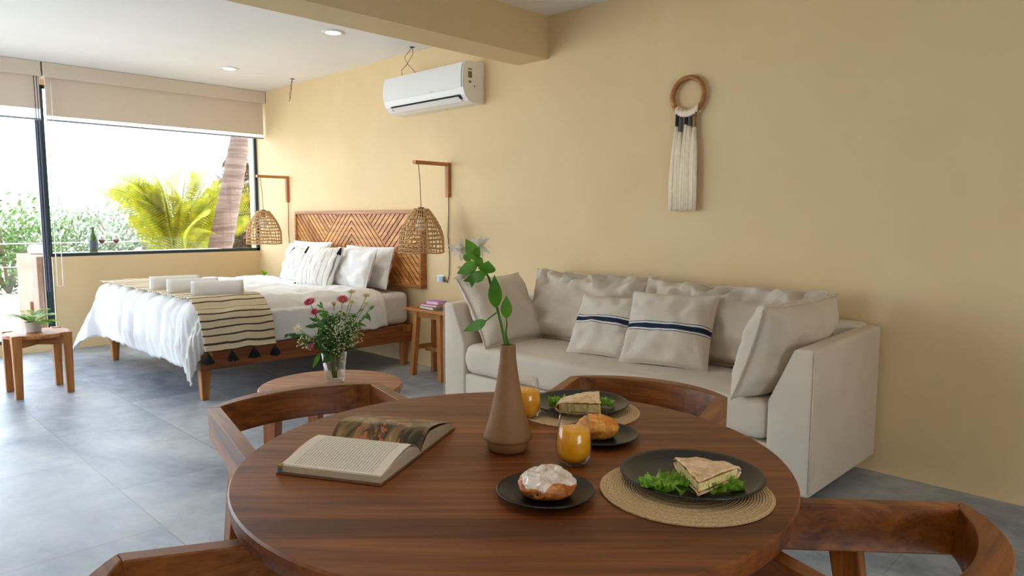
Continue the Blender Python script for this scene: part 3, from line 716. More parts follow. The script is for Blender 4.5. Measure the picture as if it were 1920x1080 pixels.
# ------------------------------------------------------------------ sofa
def rbox(name, x0, x1, y0, y1, z0, z1, parent, mat, bev=.025, puff=0.0, seed=0):
    mb = MB(); cx, cy, cz = (x0+x1)/2, (y0+y1)/2, (z0+z1)/2; hx, hy, hz = (x1-x0)/2, (y1-y0)/2, (z1-z0)/2
    mb.box(x0, x1, y0, y1, z0, z1); return mb.build(name, mat, parent, bevel=bev, seg=4, smooth=True)
def soft_box(name, x0, x1, y0, y1, z0, z1, parent, mat, rad=.045, puff=.015, seed=0, nx=44, ny=22):
    """seat cushion: rounded box with crowned top and slight wrinkles"""
    mb = MB(); hx, hy, hz = (x1-x0)/2, (y1-y0)/2, (z1-z0)/2; c = Vector(((x0+x1)/2, (y0+y1)/2, (z0+z1)/2))
    NU, NV = 4*(nx//2+ny//2), 17
    def per(s):
        P = [(-1,-1),(1,-1),(1,1),(-1,1)]; L = [2*hx,2*hy,2*hx,2*hy]; tot = sum(L); d = s*tot
        for i in range(4):
            if d <= L[i] or i == 3: t = d/L[i]; a, b = P[i], P[(i+1) % 4]; return (a[0]+(b[0]-a[0])*t)*hx, (a[1]+(b[1]-a[1])*t)*hy
            d -= L[i]
    def inset(x, y, m_, rc):
        # shrink and round corners
        ax, ay = hx-m_, hy-m_; x = max(-ax, min(ax, x)); y = max(-ay, min(ay, y))
        ex, ey = abs(x)-(ax-rc), abs(y)-(ay-rc)
        if ex > 0 and ey > 0:
            l = math.hypot(ex, ey)
            if l > rc: x = math.copysign(ax-rc+ex*rc/l, x); y = math.copysign(ay-rc+ey*rc/l, y)
        return x, y
    rings = []
    for j in range(7): a = PI/2*j/6; rings.append((rad*(1-math.sin(a)), -hz+rad*(1-math.cos(a))))
    rings += [(-.006, -hz*.2), (-.008, 0), (-.006, hz*.3)]
    for j in range(7): a = PI/2*j/6; rings.append((rad*(1-math.cos(a)), hz-rad*(1-math.sin(a))))
    vs = []; n = NU
    for m_, z_ in rings:
        for k in range(n): x, y = per(k/n); x, y = inset(x, y, m_, .03); w_ = .004*nz(x*9, y*9, seed+z_*6); vs.append((c.x+x*(1+w_), c.y+y*(1+w_), c.z+z_+w_))
    fs = [(j*n+k, j*n+(k+1) % n, (j+1)*n+(k+1) % n, (j+1)*n+k) for j in range(len(rings)-1) for k in range(n)]
    base = (len(rings)-1)*n
    for j in range(1, 10):      # crown the top towards the centre
        t = 1-j/9
        for k in range(n):
            x, y = per(k/n); x, y = inset(x, y, rad, .03); cxl = max(-(hx-hy), min(hx-hy, x)); x2 = cxl*(1-.0)+(x-cxl)*t if abs(x) < hx else x; y2 = y*t
            x2 = (x-cxl)*t+cxl
            vs.append((c.x+x2, c.y+y2, c.z+hz+puff*(1-t*t)+.006*nz(x2*6, y2*6, seed)+.004*nz(x2*18, y2*7, seed+3)))
    R_ = len(rings)+9
    fs += [(j*n+k, j*n+(k+1) % n, (j+1)*n+(k+1) % n, (j+1)*n+k) for j in range(len(rings)-1, R_-1) for k in range(n)]
    mb.add(vs, fs+[tuple(range(n-1, -1, -1))]); return mb.build(name, mat, parent, smooth=True)
def sofa():
    ox, oy = 5.21, -.42
    r = tag(empty('sofa', (ox, oy, 0)), 'three-seat beige linen sofa against the long wall', 'sofa')
    X0, X1, Y0, Y1 = 4.085-ox, 6.335-ox, -.80-oy, -.03-oy
    rbox('base', X0+.10, X1-.10, Y0+.012, Y1, .09, .275, r, M_LIN, .012)
    rbox('back_frame', X0+.05, X1-.05, Y1-.14, Y1, .12, .725, r, M_LIN, .03)
    for s in (0, 1):     # arms: full width low down, inner face slanting outwards to a narrow top
        mb = MB(); xo = X0 if s == 0 else X1; d = 1 if s == 0 else -1; z0, zk, z1 = .09, .46, .69; wl_, wt = .185, .075
        P = [(0,z0),(wl_,z0),(wl_,zk),(wt+.012,z1-.012),(wt,z1),(0,z1)]
        n = len(P); vs = [(xo+d*a, y, z_ + (.02 if (y == Y1 and z_ > .6) else 0)) for y in (Y0, Y1) for a, z_ in P]
        fs = [tuple(range(n)), tuple(range(2*n-1, n-1, -1))]+[(i, i+n, (i+1) % n+n, (i+1) % n) for i in range(n)]
        if s: fs = [tuple(reversed(f)) for f in fs]
        fs = [tuple(reversed(f)) for f in fs] if False else fs
        mb.add(vs, fs); mb.build('arm', M_LIN, r, bevel=.014, seg=3, smooth=True)
        MB().tube([(xo, Y0, .11), (xo, Y0, z1-.01)], .003, 6).build('piping', M_LIN, r, smooth=True)
    soft_box('seat_cushion', X0+.188, X1-.188, Y0+.005, Y1-.14, .28, .455, r, M_LIN, .04, .018, 3)
    for x in (X0+.12, X1-.12):
        for y in (Y0+.10, Y1-.08): MB().frustum((x, y, 0), .04, .04, (x, y, .095), .05, .05).build('foot', W['Z'], r)
sofa()
def spil(label, bl, br, tl, t_, seed, group='large loose sofa pillows', **kw):
    return pillow('sofa_pillow', label, 'pillow', group, bl, br, tl, t_, M_LIN, seed, M_LIN, frill=.014, n=40, **kw)
spil('long beige back pillow on the left half of the sofa', (4.30,-.33,.465), (5.20,-.33,.465), (4.30,-.185,.875), .21, 21, wr=.016, crumple_top=.13, pinch=.09)
spil('long beige back pillow on the right half of the sofa, behind the striped cushions', (5.14,-.335,.465), (6.14,-.34,.465), (5.14,-.19,.865), .21, 22, wr=.016, crumple_top=.13, pinch=.09)
spil('beige corner pillow leaning on the far sofa arm by the stool', (4.455,-.79,.455), (4.475,-.29,.465), (4.20,-.84,.835), .20, 23, pinch=.09)
spil('beige corner pillow leaning on the near sofa arm', (6.08,-.28,.465), (6.015,-.845,.455), (6.225,-.24,.86), .23, 24, pinch=.08, wr=.010)
def mk_band():
    k = N('navy_band_linen'); sp = k.n('ShaderNodeSeparateXYZ'); k.l(k.coord(), sp.inputs[0]); z_ = sp.outputs[2]
    def band(a, b): return k.math('MULTIPLY', k.math('GREATER_THAN', z_, a), k.math('LESS_THAN', z_, b))
    m1 = k.math('ADD', band(.178, .203), k.math('ADD', band(.166, .1695), band(.2115, .215)))
    wht = band(.166, .215); f = k.noise(k.coord(), 400, 2)
    c = k.ramp(f, [(.3, srgb(208,196,180)), (.7, srgb(222,212,198))])
    c = k.mix(wht, c, srgb(228,224,216)); c = k.mix(m1, c, srgb(40,52,72)); k.base(c); k.rough(.9); k.b.inputs['Specular IOR Level'].default_value = .1; k.bump(f, .3, .001); return k.m
M_BAND = mk_band()
pillow('banded_cushion', 'oatmeal cushion with navy band, the one farther left on the sofa', 'cushion', 'navy banded sofa cushions', (4.90,-.60,.468), (5.30,-.55,.468), (4.885,-.42,.775), .13, M_BAND, 31, M_BAND, .003, wr=.010, pinch=.06)
pillow('banded_cushion', 'oatmeal cushion with navy band, nearer the right sofa arm, overlapping its twin', 'cushion', 'navy banded sofa cushions', (5.27,-.62,.468), (5.72,-.52,.468), (5.29,-.43,.815), .14, M_BAND, 32, M_BAND, .003, wr=.010, pinch=.06)

# ------------------------------------------------------------------ wall hanging
def wall_hanging():
    r = tag(empty('wall_hanging', (5.275,-.015,1.24)), 'wooden ring wall hanging with long cream wool fringe', 'wall decoration')
    pts = [(.098*math.cos(a), -.008, .642+.098*math.sin(a)) for a in [2*PI*i/48 for i in range(48)]]
    MB().tube(pts, .0145, 12, closed=True).build('ring', W2['X'], r, smooth=True)
    M_WOOL = plain('cream_wool', srgb(250,236,210), .95, .04, 40, .4, 300)
    k = MB(); rnd = random.Random(3)
    for i in range(9):
        x = -.062+.0155*i; zc = .642-math.sqrt(max(0, .098**2-x*x))
        for q in range(2):
            xx = x+q*.006; k.tube([(xx,-.027,zc-.02),(xx,-.029,zc+.006),(xx,-.014,zc+.02),(xx,.006,zc+.006),(xx,.004,zc-.02)], .0055, 6)
    k.build('knots', M_WOOL, r, smooth=True)
    wraps = [(-.062,.475,'k'),(-.040,.445,'g'),(-.004,.482,'k'),(.018,.472,'g'),(.048,.465,'t')]
    cm = {'k': plain('charcoal_yarn', srgb(42,38,38), .9), 'g': plain('grey_yarn', srgb(96,90,92), .9), 't': plain('tan_yarn', srgb(150,120,82), .9)}
    for x, zb, c in wraps:
        MB().tube([(x,-.012,.545),(x,-.013,zb)], [.0105,.0115], 10).build('yarn_wrap', cm[c], r, smooth=True)
    for j, (x, zb, c) in enumerate(wraps):
        f = MB()
        for i in range(60):
            a = rnd.random()*2*PI; rr = rnd.random()**.5; x0, y0 = x+.008*rr*math.cos(a), -.014+.008*rr*math.sin(a)
            x1 = x*1.12-.004+.024*rr*math.cos(a); y1 = -.020+.012*rr*math.sin(a); zb1 = .005+.02*rnd.random()+.01*abs(x)
            f.tube([(x0,y0,zb+.004),((x0*.4+x1*.6)+.003*rnd.random(), y1, zb*.72),(x1+.004*math.sin(i), y1, zb*.35),(x1,y1,zb1)], [.0034,.0046,.0048,.0036], 5)
        f.build('fringe', M_WOOL, r, smooth=True)
wall_hanging()

# ------------------------------------------------------------------ dining table
TZ = .74; TX, TY, TR = 6.4656, -2.6046, .5186
def dining_table():
    r = tag(empty('dining_table', (TX, TY, 0), PI/4), 'round dark walnut dining table laid with breakfast in the foreground', 'table')
    t = .042
    MB().lathe([(0,TZ-t),(TR-.012,TZ-t),(TR-.003,TZ-t+.008),(TR,TZ-.016),(TR,TZ-.004),(TR-.003,TZ),(0,TZ)], 128).build('tabletop', M_TABLE, r)
    for a in (0, 1, 2, 3):
        q = a*PI/2+.06; c, s = math.cos(q), math.sin(q)
        MB().frustum((c*.42, s*.42, 0), .045, .045, (c*.40, s*.40, TZ-t), .06, .06, q).build('leg', W['Z'], r, bevel=.004)
    for a in (0, 1): 
        q = a*PI/2+.06; o = MB().box(-.37,.37,-.014,.014,TZ-t-.055,TZ-t-.0005).build('cross_rail', W['X'], r, bevel=.003); o.rotation_euler = (0,0,q)
dining_table()

# ------------------------------------------------------------------ dining chairs
def dining_chair(label, x, y, deg, conv_l, conv_r, armlen=.48, ztop=.69, sag=.115, legd=.29):
    """origin: chord centre of back rail on the floor; +X faces the table"""
    r = tag(empty('dining_chair', (x, y, 0), math.radians(deg)), label, 'chair', 'curved-back chairs around the dining table')
    hw = .255; th = .032; hb = .084; n = 22
    R_ = (hw*hw+sag*sag)/(2*sag); xc = R_-sag; A = math.asin(hw/R_)
    def arc(rad, dx=0.0, lim=A): return [(xc-rad*math.cos(a)+dx, rad*math.sin(a)) for a in [-lim+2*lim*i/(n-1) for i in range(n)]]
    outer = arc(R_); inner = []
    for i in range(n):
        q = -1+2*i/(n-1); yy = q*(hw-th*.95); xo_ = xc-math.sqrt(R_*R_-yy*yy); inner.append((xo_+th*1.02+.018*(1-q*q), yy))
    flare = .014
    outer_b = [(x_+.004, y_) for x_, y_ in outer]; inner_b = [(x_+flare, y_*.98) for x_, y_ in inner]
    z0 = ztop-hb; mb = MB(); N_ = n
    vs = [(a, b, ztop) for a, b in outer]+[(a, b, ztop) for a, b in inner]+[(a, b, z0) for a, b in outer_b]+[(a, b, z0) for a, b in inner_b]
    fs = []
    for i in range(N_-1):
        fs += [(i, N_+i, N_+i+1, i+1), (2*N_+i, 2*N_+i+1, 3*N_+i+1, 3*N_+i), (i, i+1, 2*N_+i+1, 2*N_+i), (N_+i+1, N_+i, 3*N_+i, 3*N_+i+1)]
    fs += [(0, 2*N_, 3*N_, N_), (N_-1, 2*N_-1, 4*N_-1, 3*N_-1)]
    mb.add(vs, fs); mb.build('back_rail', W['Y'], r, bevel=.003)
    for s, cv in ((1, conv_l), (-1, conv_r)):
        c = math.radians(cv); d = Vector((math.cos(c), -s*math.sin(c))); nrm = Vector((-d.y*s, d.x*s))*-1      # inward normal
        nrm = Vector((d.y, -d.x)) if s > 0 else Vector((-d.y, d.x))
        Co = Vector((outer[-1][0], s*abs(outer[-1][1]))); Ci = Vector((inner[-1][0], s*abs(inner[-1][1])))
        Eo = Co+d*armlen; Ei = Eo+nrm*th
        ti = (Ci-(Co+nrm*th)).dot(d); 
        fl = Vector((nrm.x, nrm.y))*flare
        top = [Co, Eo, Ei, Co+nrm*th+d*ti, Ci]; bot = [Co+Vector((.004,0)), Eo, Ei+fl*.6, Co+nrm*th+d*ti+fl*.6, Ci+Vector((flare, 0))]
        P0 = [(p.x, p.y) for p in bot]; P1 = [(p.x, p.y) for p in top]
        if s < 0: pass
        else: P0.reverse(); P1.reverse()
        P0.reverse(); P1.reverse()
        m2 = MB(); m2.prism(P0, z0, P1, ztop); m2.build('arm', W['X'], r, bevel=.003)
        for k, (dist, sp) in enumerate(((legd, -.09), (armlen*.94, .03))):
            p = Co+d*dist+nrm*th*.5; b = p+Vector((sp, s*.035)) if k == 0 else p+Vector((sp*.6, s*.02))
            MB().frustum((b.x, b.y, 0), .03, .026, (p.x, p.y, z0+.002), .055, .03).build('leg', W['Z'], r, bevel=.003)
    P = []
    for i in range(28):
        a = 2*PI*i/28; P.append((.20+.205*math.copysign(abs(math.cos(a))**.6, math.cos(a)), .195*math.copysign(abs(math.sin(a))**.6, math.sin(a))))
    MB().prism(P, .425, P, .452).build('seat', W['X'], r, bevel=.006)
    m3 = MB(); m3.box(.02,.38,-.215,-.19,.385,.424); m3.box(.02,.38,.19,.215,.385,.424); m3.build('seat_rails', W['X'], r, bevel=.002)
    return r
def place(label, ca, cb, deg, **k):
    """ca, cb: the two outer rail corners"""
    mx, my = (ca[0]+cb[0])/2, (ca[1]+cb[1])/2; return dining_chair(label, mx, my, deg, **k)
place('walnut curved-back chair behind the open book, on the bed side of the table', (5.52,-2.81), (5.58,-2.31), -8, conv_l=6, conv_r=-5)
place('walnut curved-back chair between the table and the sofa', (5.945,-1.81), (6.44,-1.70), -77.5, conv_l=-6, conv_r=10)
place('walnut curved-back chair nearest the camera on the right, open floor beside it', (7.112,-2.098), (7.118,-2.608), 180, conv_l=20, conv_r=41, legd=.21, armlen=.40, sag=.118)
place('walnut curved-back chair at the bottom left, tucked under the table front', (6.25,-3.25), (6.75,-3.30), 84, conv_l=22, conv_r=20, armlen=.44, legd=.27)

# ------------------------------------------------------------------ things on the dining table
def mk_mat():
    k = N('woven_straw'); v = k.coord(); sp = k.n('ShaderNodeSeparateXYZ'); k.l(v, sp.inputs[0])
    rad = k.math('SQRT', k.math('ADD', k.math('POWER', sp.outputs[0], 2), k.math('POWER', sp.outputs[1], 2)))
    wv = k.math('SINE', k.math('MULTIPLY', rad, 2*PI/.0046)); f = k.noise(k.coord('Object', (1,1,1)), 260, 3, .7)
    c = k.ramp(f, [(.3, srgb(178,140,92)), (.5, srgb(220,186,138)), (.75, srgb(240,218,180))])
    k.base(k.mix(k.math('MULTIPLY_ADD', wv, .12, .12), c, srgb(104,72,40))); k.rough(.85); k.bump(k.math('ADD', k.math('MULTIPLY', wv, .5), f), .6, .002); return k.m
M_MAT = mk_mat()
def placemat(x, y, R, label):
    mb = MB(); prof = [(0,0)]+[(R*i/16, .0012*(i % 2)+.0025) for i in range(1, 17)]; prof = [(0,.0005),(R-.001,.0005),(R,.002)]+[(R-.002-(R-.002)*i/40, .0038+.0006*(i % 2)) for i in range(41)]
    mb.lathe(prof, 96, close=False); o = mb.build('placemat', M_MAT, smooth=True); o.location = (x, y, TZ); tag(o, label, 'placemat', 'round straw placemats'); return o
placemat(6.797,-2.525, .145, 'round woven straw placemat near the table front, under the larger plate at right')
placemat(6.352,-2.265, .145, 'round woven straw placemat at the back of the table beside the vase')
def plate(x, y, z, R, label, grp):
    o = MB().lathe([(0,.0005),(R*.55,.0005),(R*.62,.002),(R*.97,.0125),(R,.015),(R*.985,.0165),(R*.93,.0145),(R*.80,.0085),(R*.62,.0055),(0,.005)], 96, close=False).build('plate', M_PLATE, smooth=True)
    o.location = (x, y, z); tag(o, label, 'plate', grp); return o
PZ = TZ+.0048
plate(6.785,-2.485, PZ, .124, 'large matte black plate at the front right with sandwich and lettuce', 'large black plates')
plate(6.34,-2.248, PZ, .119, 'large matte black plate at the back of the table with half sandwich', 'large black plates')
plate(6.647,-2.713, TZ, .082, 'small black plate under the iced bun at the table front', 'small black plates')
plate(6.518,-2.405, TZ, .084, 'small black plate under the golden roll behind the juice glass', 'small black plates')

def tumbler(x, y, label):
    r = tag(empty('juice_glass', (x, y, TZ)), label, 'glass', 'glasses of orange juice')
    prof = [(0,.0008),(.022,.0008),(.0262,.004),(.0325,.018),(.0345,.030),(.0338,.046),(.0275,.094),(.0265,.0945),(.0262,.093),(.0322,.046),(.0328,.030),(.0308,.019),(.024,.007),(0,.006)]
    MB().lathe(prof, 48, close=False).build('glass_body', M_GLASS, r, smooth=True)
    k = N('orange_juice'); k.base(k.ramp(k.noise(k.coord(), 60, 2), [(.3, srgb(250,168,10)), (.7, srgb(255,186,26))])); k.rough(.35); k.b.inputs['Subsurface Weight'].default_value = .3; k.b.inputs['Subsurface Radius'].default_value = (.02,.012,.003); k.b.inputs['Subsurface Scale'].default_value = .5
    MB().lathe([(0,.0065),(.0235,.0075),(.0303,.0195),(.0323,.030),(.0317,.046),(.0296,.066),(.0285,.067),(0,.067)], 40, close=False).build('juice', k.m, r, smooth=True)
tumbler(6.573,-2.552, 'glass of orange juice in front of the golden roll')
tumbler(6.300,-2.395, 'glass of orange juice half hidden behind the terracotta vase')

def vase():
    r = MB().lathe([(0,.0005),(.036,.0005),(.0405,.005),(.0425,.019),(.0425,.021),(.0485,.024),(.0492,.028),(.047,.036),(.0405,.056),(.0342,.079),(.0285,.106),(.0232,.136),(.0188,.165),(.0163,.185),(.0152,.210),(.0150,.213),(.0128,.213),(.012,.205),(.0115,.17),(0,.16)], 64, close=False).build('bud_vase', M_TERRA, smooth=True)
    r.location = (6.428,-2.583,TZ); tag(r, 'tall terracotta bottle vase holding a single lily stem on the table', 'vase')
vase()
def lily():
    R3 = Vector((.71,.704,0)); V3 = Vector((.704,-.71,0))       # across and towards the camera side
    b = Vector((6.428,-2.583,.92)); P = lambda x, z, y=0: b+R3*x+Vector((0,0,z-.92))+V3*y
    px = lambda X, Y, d=0: P((X-952)/910, .953+(640-Y)/910, d)
    r = tag(empty('lily_stem', (6.428,-2.583,.92)), 'green leafy lily stem with pale blossoms standing in the terracotta vase', 'flower'); inv = Vector(r.location)
    L_ = lambda p: p-inv
    st = MB(); st.tube([L_(p) for p in (P(.004,.912), px(947,637), px(939,600,.004), px(929,560,.006), px(918,520,.006), px(911,508,.005), px(899,490,0), px(890,478,-.005))], [.0032,.003,.0028,.0026,.0025,.0024,.002,.0018], 8)
    st.tube([L_(p) for p in (P(.006,.93), px(948,620), px(950,602,.01), px(949,590,.012))], [.002,.002,.0018,.0012], 6); st.tube([L_(p) for p in (px(931,582,.005), px(922,588,.01), px(912,596,.014))], [.0016,.0014,.001], 6); st.build('stem', G1, r, smooth=True)
    lv = MB()
    for a, b_, w_, bd in [((949,592,.012),(949,549,.02),.020,.06),((914,595,.013),(873,612,.03),.018,.08),((930,574,.006),(928,513,.02),.024,.08),((913,512,.004),(917,489,.01),.030,.15),((913,512,.004),(873,524,.02),.020,.2),((898,494,0),(862,511,.02),.022,.12),((899,490,0),(877,450,.01),.024,.06),((893,484,0),(902,464,.015),.012,.1),((887,492,0),(868,478,-.02),.010,.1),((889,521,.01),(888,536,.02),.008,.1),((893,484,0),(908,500,.01),.018,.05)]:
        lv.leaf(L_(px(*a)), L_(px(*b_)), w_*1.15, V3, bd, 7)
    lv.build('leaves', G1, r, smooth=True)
    M_PET = mk_leaf('pale_petal', srgb(206,200,180), srgb(232,226,210), .4)
    rnd = random.Random(8)
    for cx, cy in ((868,470),(900,462),(876,512)):
        f = MB(); c = L_(px(cx, cy, -.01))
        for k in range(7):
            a = 2*PI*k/7+rnd.random(); d = (R3*math.cos(a)+Vector((0,0,1))*math.sin(a)+V3*(.2+.5*rnd.random())).normalized(); f.leaf(c, c+d*(.022+.010*rnd.random()), .010, V3, .2, 5)
        for k in range(4): a = rnd.random()*6.3; f.tube([c, c+(R3*math.cos(a)+Vector((0,0,1))*math.sin(a)+V3*.6).normalized()*.026], .0006, 4)
        f.build('blossom', M_PET, r, smooth=True)
lily()

def mk_page():
    k = N('printed_page'); uv = k.n('ShaderNodeUVMap'); sp = k.n('ShaderNodeSeparateXYZ'); k.l(uv.outputs[0], sp.inputs[0]); u, v = sp.outputs[0], sp.outputs[1]
    ln = k.math('GREATER_THAN', k.math('FRACT', k.math('MULTIPLY', u, 34)), .55)
    wd = k.math('GREATER_THAN', k.noise(k.coord('UV', (34, 150, 1)), 1.0, 1), .42)
    inside = k.math('MULTIPLY', k.math('MULTIPLY', k.math('GREATER_THAN', u, .10), k.math('LESS_THAN', u, .90)), k.math('MULTIPLY', k.math('GREATER_THAN', v, .07), k.math('LESS_THAN', v, .93)))
    c = k.mix(k.math('MULTIPLY', k.math('MULTIPLY', k.math('MULTIPLY', ln, wd), inside), .5), srgb(232,223,206), srgb(84,74,64)); k.base(c); k.rough(.55); return k.m
def mk_photo():
    k = N('photo_page'); v = k.coord('UV'); sp = k.n('ShaderNodeSeparateXYZ'); k.l(v, sp.inputs[0]); u_n, v_n = sp.outputs[0], sp.outputs[1]
    f = k.noise(k.coord('UV', (3, 1.6, 1)), 1.6, 4, .6, .6)
    c = k.ramp(f, [(.30, srgb(20,20,18)), (.45, srgb(70,56,34)), (.58, srgb(150,122,74)), (.72, srgb(190,176,146))])
    g = k.noise(k.coord('UV', (5, 3, 1)), 1.4, 3, .6, 1.0)
    mid = k.math('MULTIPLY', k.math('GREATER_THAN', g, .56), k.math('MULTIPLY', k.math('GREATER_THAN', u_n, .25), k.math('LESS_THAN', u_n, .75)))
    k.base(k.mix(k.math('MULTIPLY', mid, .8), c, srgb(206,110,62))); k.rough(.3); return k.m
def mk_pagedge():
    k = N('page_block'); sp = k.n('ShaderNodeSeparateXYZ'); k.l(k.coord(), sp.inputs[0])
    q = k.math('FRACT', k.math('MULTIPLY', sp.outputs[2], 420)); k.base(k.mix(k.math('GREATER_THAN', q, .6), srgb(214,202,176), srgb(150,134,104))); k.rough(.7); return k.m
def open_book():
    o_ = Vector((6.331,-2.727,TZ)); r = empty('open_book'); r.matrix_world = Matrix.Translation(o_) @ Matrix.Rotation(math.atan2(.882,-.471), 4, 'Z')
    tag(r, 'thick open illustrated book lying on the left side of the dining table', 'book')
    # local x: +photo side, -text side; local y: +towards head of the page
    W_, Hh = .172, .203; PAGE, PHOTO, EDGE = mk_page(), mk_photo(), mk_pagedge()
    cov = MB(); cov.box(-W_-.004, W_+.004, -.004, Hh+.004, .0005, .003); cov.build('cover', plain('brown_cover', srgb(96,60,42), .5, .2), r, bevel=.001)
    def prof(s, side): # s 0 at spine .. 1 at fore-edge
        top = .0245 if side < 0 else .030
        return .004+top*(math.sin(min(1, s/.30)*PI/2)**.8)*(1-.55*max(0, (s-.25)/.75)**1.5)
    for side in (-1, 1):
        n = 24; mb = MB(); vs = []; fs = []
        for i in range(n+1):
            s = i/n; x = side*(W_*s*(1-.02*s)); z = prof(s, side)
            vs += [(x, 0, .0032), (x, Hh, .0032), (x, 0, z), (x, Hh, z)]
        for i in range(n):
            a, b = 4*i, 4*(i+1); q = [(a, b, b+2, a+2), (a+1, a+3, b+3, b+1)]; t_ = (a+2, b+2, b+3, a+3)
            if side < 0: q = [tuple(reversed(f)) for f in q]; t_ = tuple(reversed(t_))
            fs += q
            mb_f = t_; fs.append(mb_f)
        e = 4*n; fs.append((e, e+1, e+3, e+2) if side > 0 else (e+2, e+3, e+1, e))
        mi = []; mb.add(vs, fs); mb.mi = [1 if (j % 3 == 2 and j < 3*n) else 0 for j in range(len(fs))]
        ob = mb.build('page_block', [EDGE, PAGE if side < 0 else PHOTO], r); uvl = ob.data.uv_layers.new(name='UVMap')
        for lp in ob.data.loops:
            co = ob.data.vertices[lp.vertex_index].co; uvl.data[lp.index].uv = (co.y/Hh, abs(co.x)/W_)
        # a few loose leaves fanning above the block
        lf = MB()
        for q_ in range(3):
            vv = []; ff = []
            for i in range(17): s = i/16; x = side*W_*s*(.97-.03*q_); z = prof(s, side)+.0012+(.0012+.0022*q_)*math.sin(PI*min(1, s*1.02)); vv += [(x, .001, z), (x, Hh-.001, z)]
            for i in range(16): ff.append((2*i, 2*i+2, 2*i+3, 2*i+1) if side > 0 else (2*i, 2*i+1, 2*i+3, 2*i+2))
            lf.add(vv, ff)
        ob = lf.build('loose_pages', PAGE if side < 0 else PHOTO, r, smooth=True); uvl = ob.data.uv_layers.new(name='UVMap')
        for lp in ob.data.loops:
            co = ob.data.vertices[lp.vertex_index].co; uvl.data[lp.index].uv = (co.y/Hh, abs(co.x)/W_)
    tb = MB()
    for i, cc in enumerate(((60,130,160),(150,80,40),(70,130,110),(170,140,50))):
        MB().box(-W_-.0012, -W_+.010, Hh-.006, Hh+.0012, .0035+.0035*i, .0065+.0035*i).build('index_tab', plain('tab_%d' % i, srgb(*cc), .6), r)
open_book()

# food
def mk_crust(name, a, b, c, sc=12):
    k = N(name); v = k.coord(); f = k.noise(v, sc*4, 5, .65, .8); k.base(k.ramp(f, [(.3, a), (.52, b), (.72, c)])); k.rough(.45); k.bump(k.noise(v, sc*9, 4), .5, .004); return k.m
M_BUN = mk_crust('bun_crust', srgb(130,62,18), srgb(186,106,40), srgb(222,160,84))
M_ROLL = mk_crust('golden_crust', srgb(176,92,20), srgb(226,146,48), srgb(246,194,104))
M_PITA = mk_crust('pita_crust', srgb(210,158,104), srgb(240,210,166), srgb(250,232,200))
M_FILL = mk_crust('egg_filling', srgb(176,160,74), srgb(234,210,146), srgb(246,234,196), 22)
def mk_ice():
    k = N('sugar_icing'); v = k.coord(); k.base(k.ramp(k.noise(v, 45, 4, .6, 1), [(.34, srgb(196,168,136)), (.52, srgb(226,214,202)), (.7, srgb(238,232,226))])); k.rough(.25); k.bump(k.noise(v, 60, 3), .4, .003); return k.m
M_ICE = mk_ice()
def blob(fn_r, n=56, m_=30, z0=0.0):
    mb = MB()
    def g(u, v):
        a = 2*PI*u; b = PI*(v*.98+.01)-PI/2; x, y, z = math.cos(a)*math.cos(b), math.sin(a)*math.cos(b), math.sin(b); R_ = fn_r(x, y, z, a)
        return R_
    mb.grid(g, n, m_, wrapu=True); return mb
def iced_bun():
    r = tag(empty('iced_bun', (6.650,-2.714,TZ+.0062)), 'round bun with white sugar icing on the small front plate', 'pastry')
    def f(x, y, z, a, k=1.0, lift=0.0):
        sw = .004*math.sin(a*2+9*math.hypot(x, y)); nn = 1+.10*nz(x*2.4, y*2.4, z*2.4)+.05*nz(x*7, y*7, z*7)
        return Vector((x*.048*nn*k, y*.048*nn*k, max(.0, .0175+z*.0225*nn*k+sw*(z > 0)*max(0, z)+lift)))
    blob(lambda x, y, z, a: f(x, y, z, a)).build('bun', M_BUN, r, smooth=True)
    mb = MB(); n, m_ = 96, 26
    def g(u, v):
        a = 2*PI*u; drip = .74+.20*nz(math.cos(a)*1.7, math.sin(a)*1.7, 5)+.30*math.exp(-((a-5.35)/.22)**2)+.12*math.sin(a*3); b = PI/2-v*drip*PI/2*1.0
        x, y, z = math.cos(a)*math.cos(b), math.sin(a)*math.cos(b), math.sin(b); p = f(x, y, z, a, 1.0); nrm = Vector((x, y, z*1.4)).normalized()
        return p+nrm*(.0028*(1-v**6)-.0012*(v**8))
    mb.grid(g, n, m_, wrapu=True); ice = mb.build('icing', M_ICE, r, smooth=True)
    rs = MB()
    for (x, y, z) in ((.019,-.041,.017),(.027,-.036,.014),(.008,-.045,.013)): rs.lathe([(0,-.0035),(.003,-.002),(.0035,0),(.003,.002),(0,.0035)], 8, (x, y, z))
    rs.build('raisins', M_DARK, ice, smooth=True)
iced_bun()
def golden_roll():
    r = tag(empty('golden_roll', (6.513,-2.402,TZ+.0062), .8), 'golden baked roll on the small plate behind the juice glass', 'pastry')
    def f(x, y, z, a):
        lam = .0015*math.sin(x*26+y*6+3*nz(x*3, y*3, z*3)); nn = 1+.08*nz(x*2, y*2, z*2+4)
        return Vector((x*.045*nn, y*.040*nn, max(0, .019+z*.0255*nn)))+Vector((x, y, z))*lam
    blob(f, 90, 44).build('crust', M_ROLL, r, smooth=True)
golden_roll()
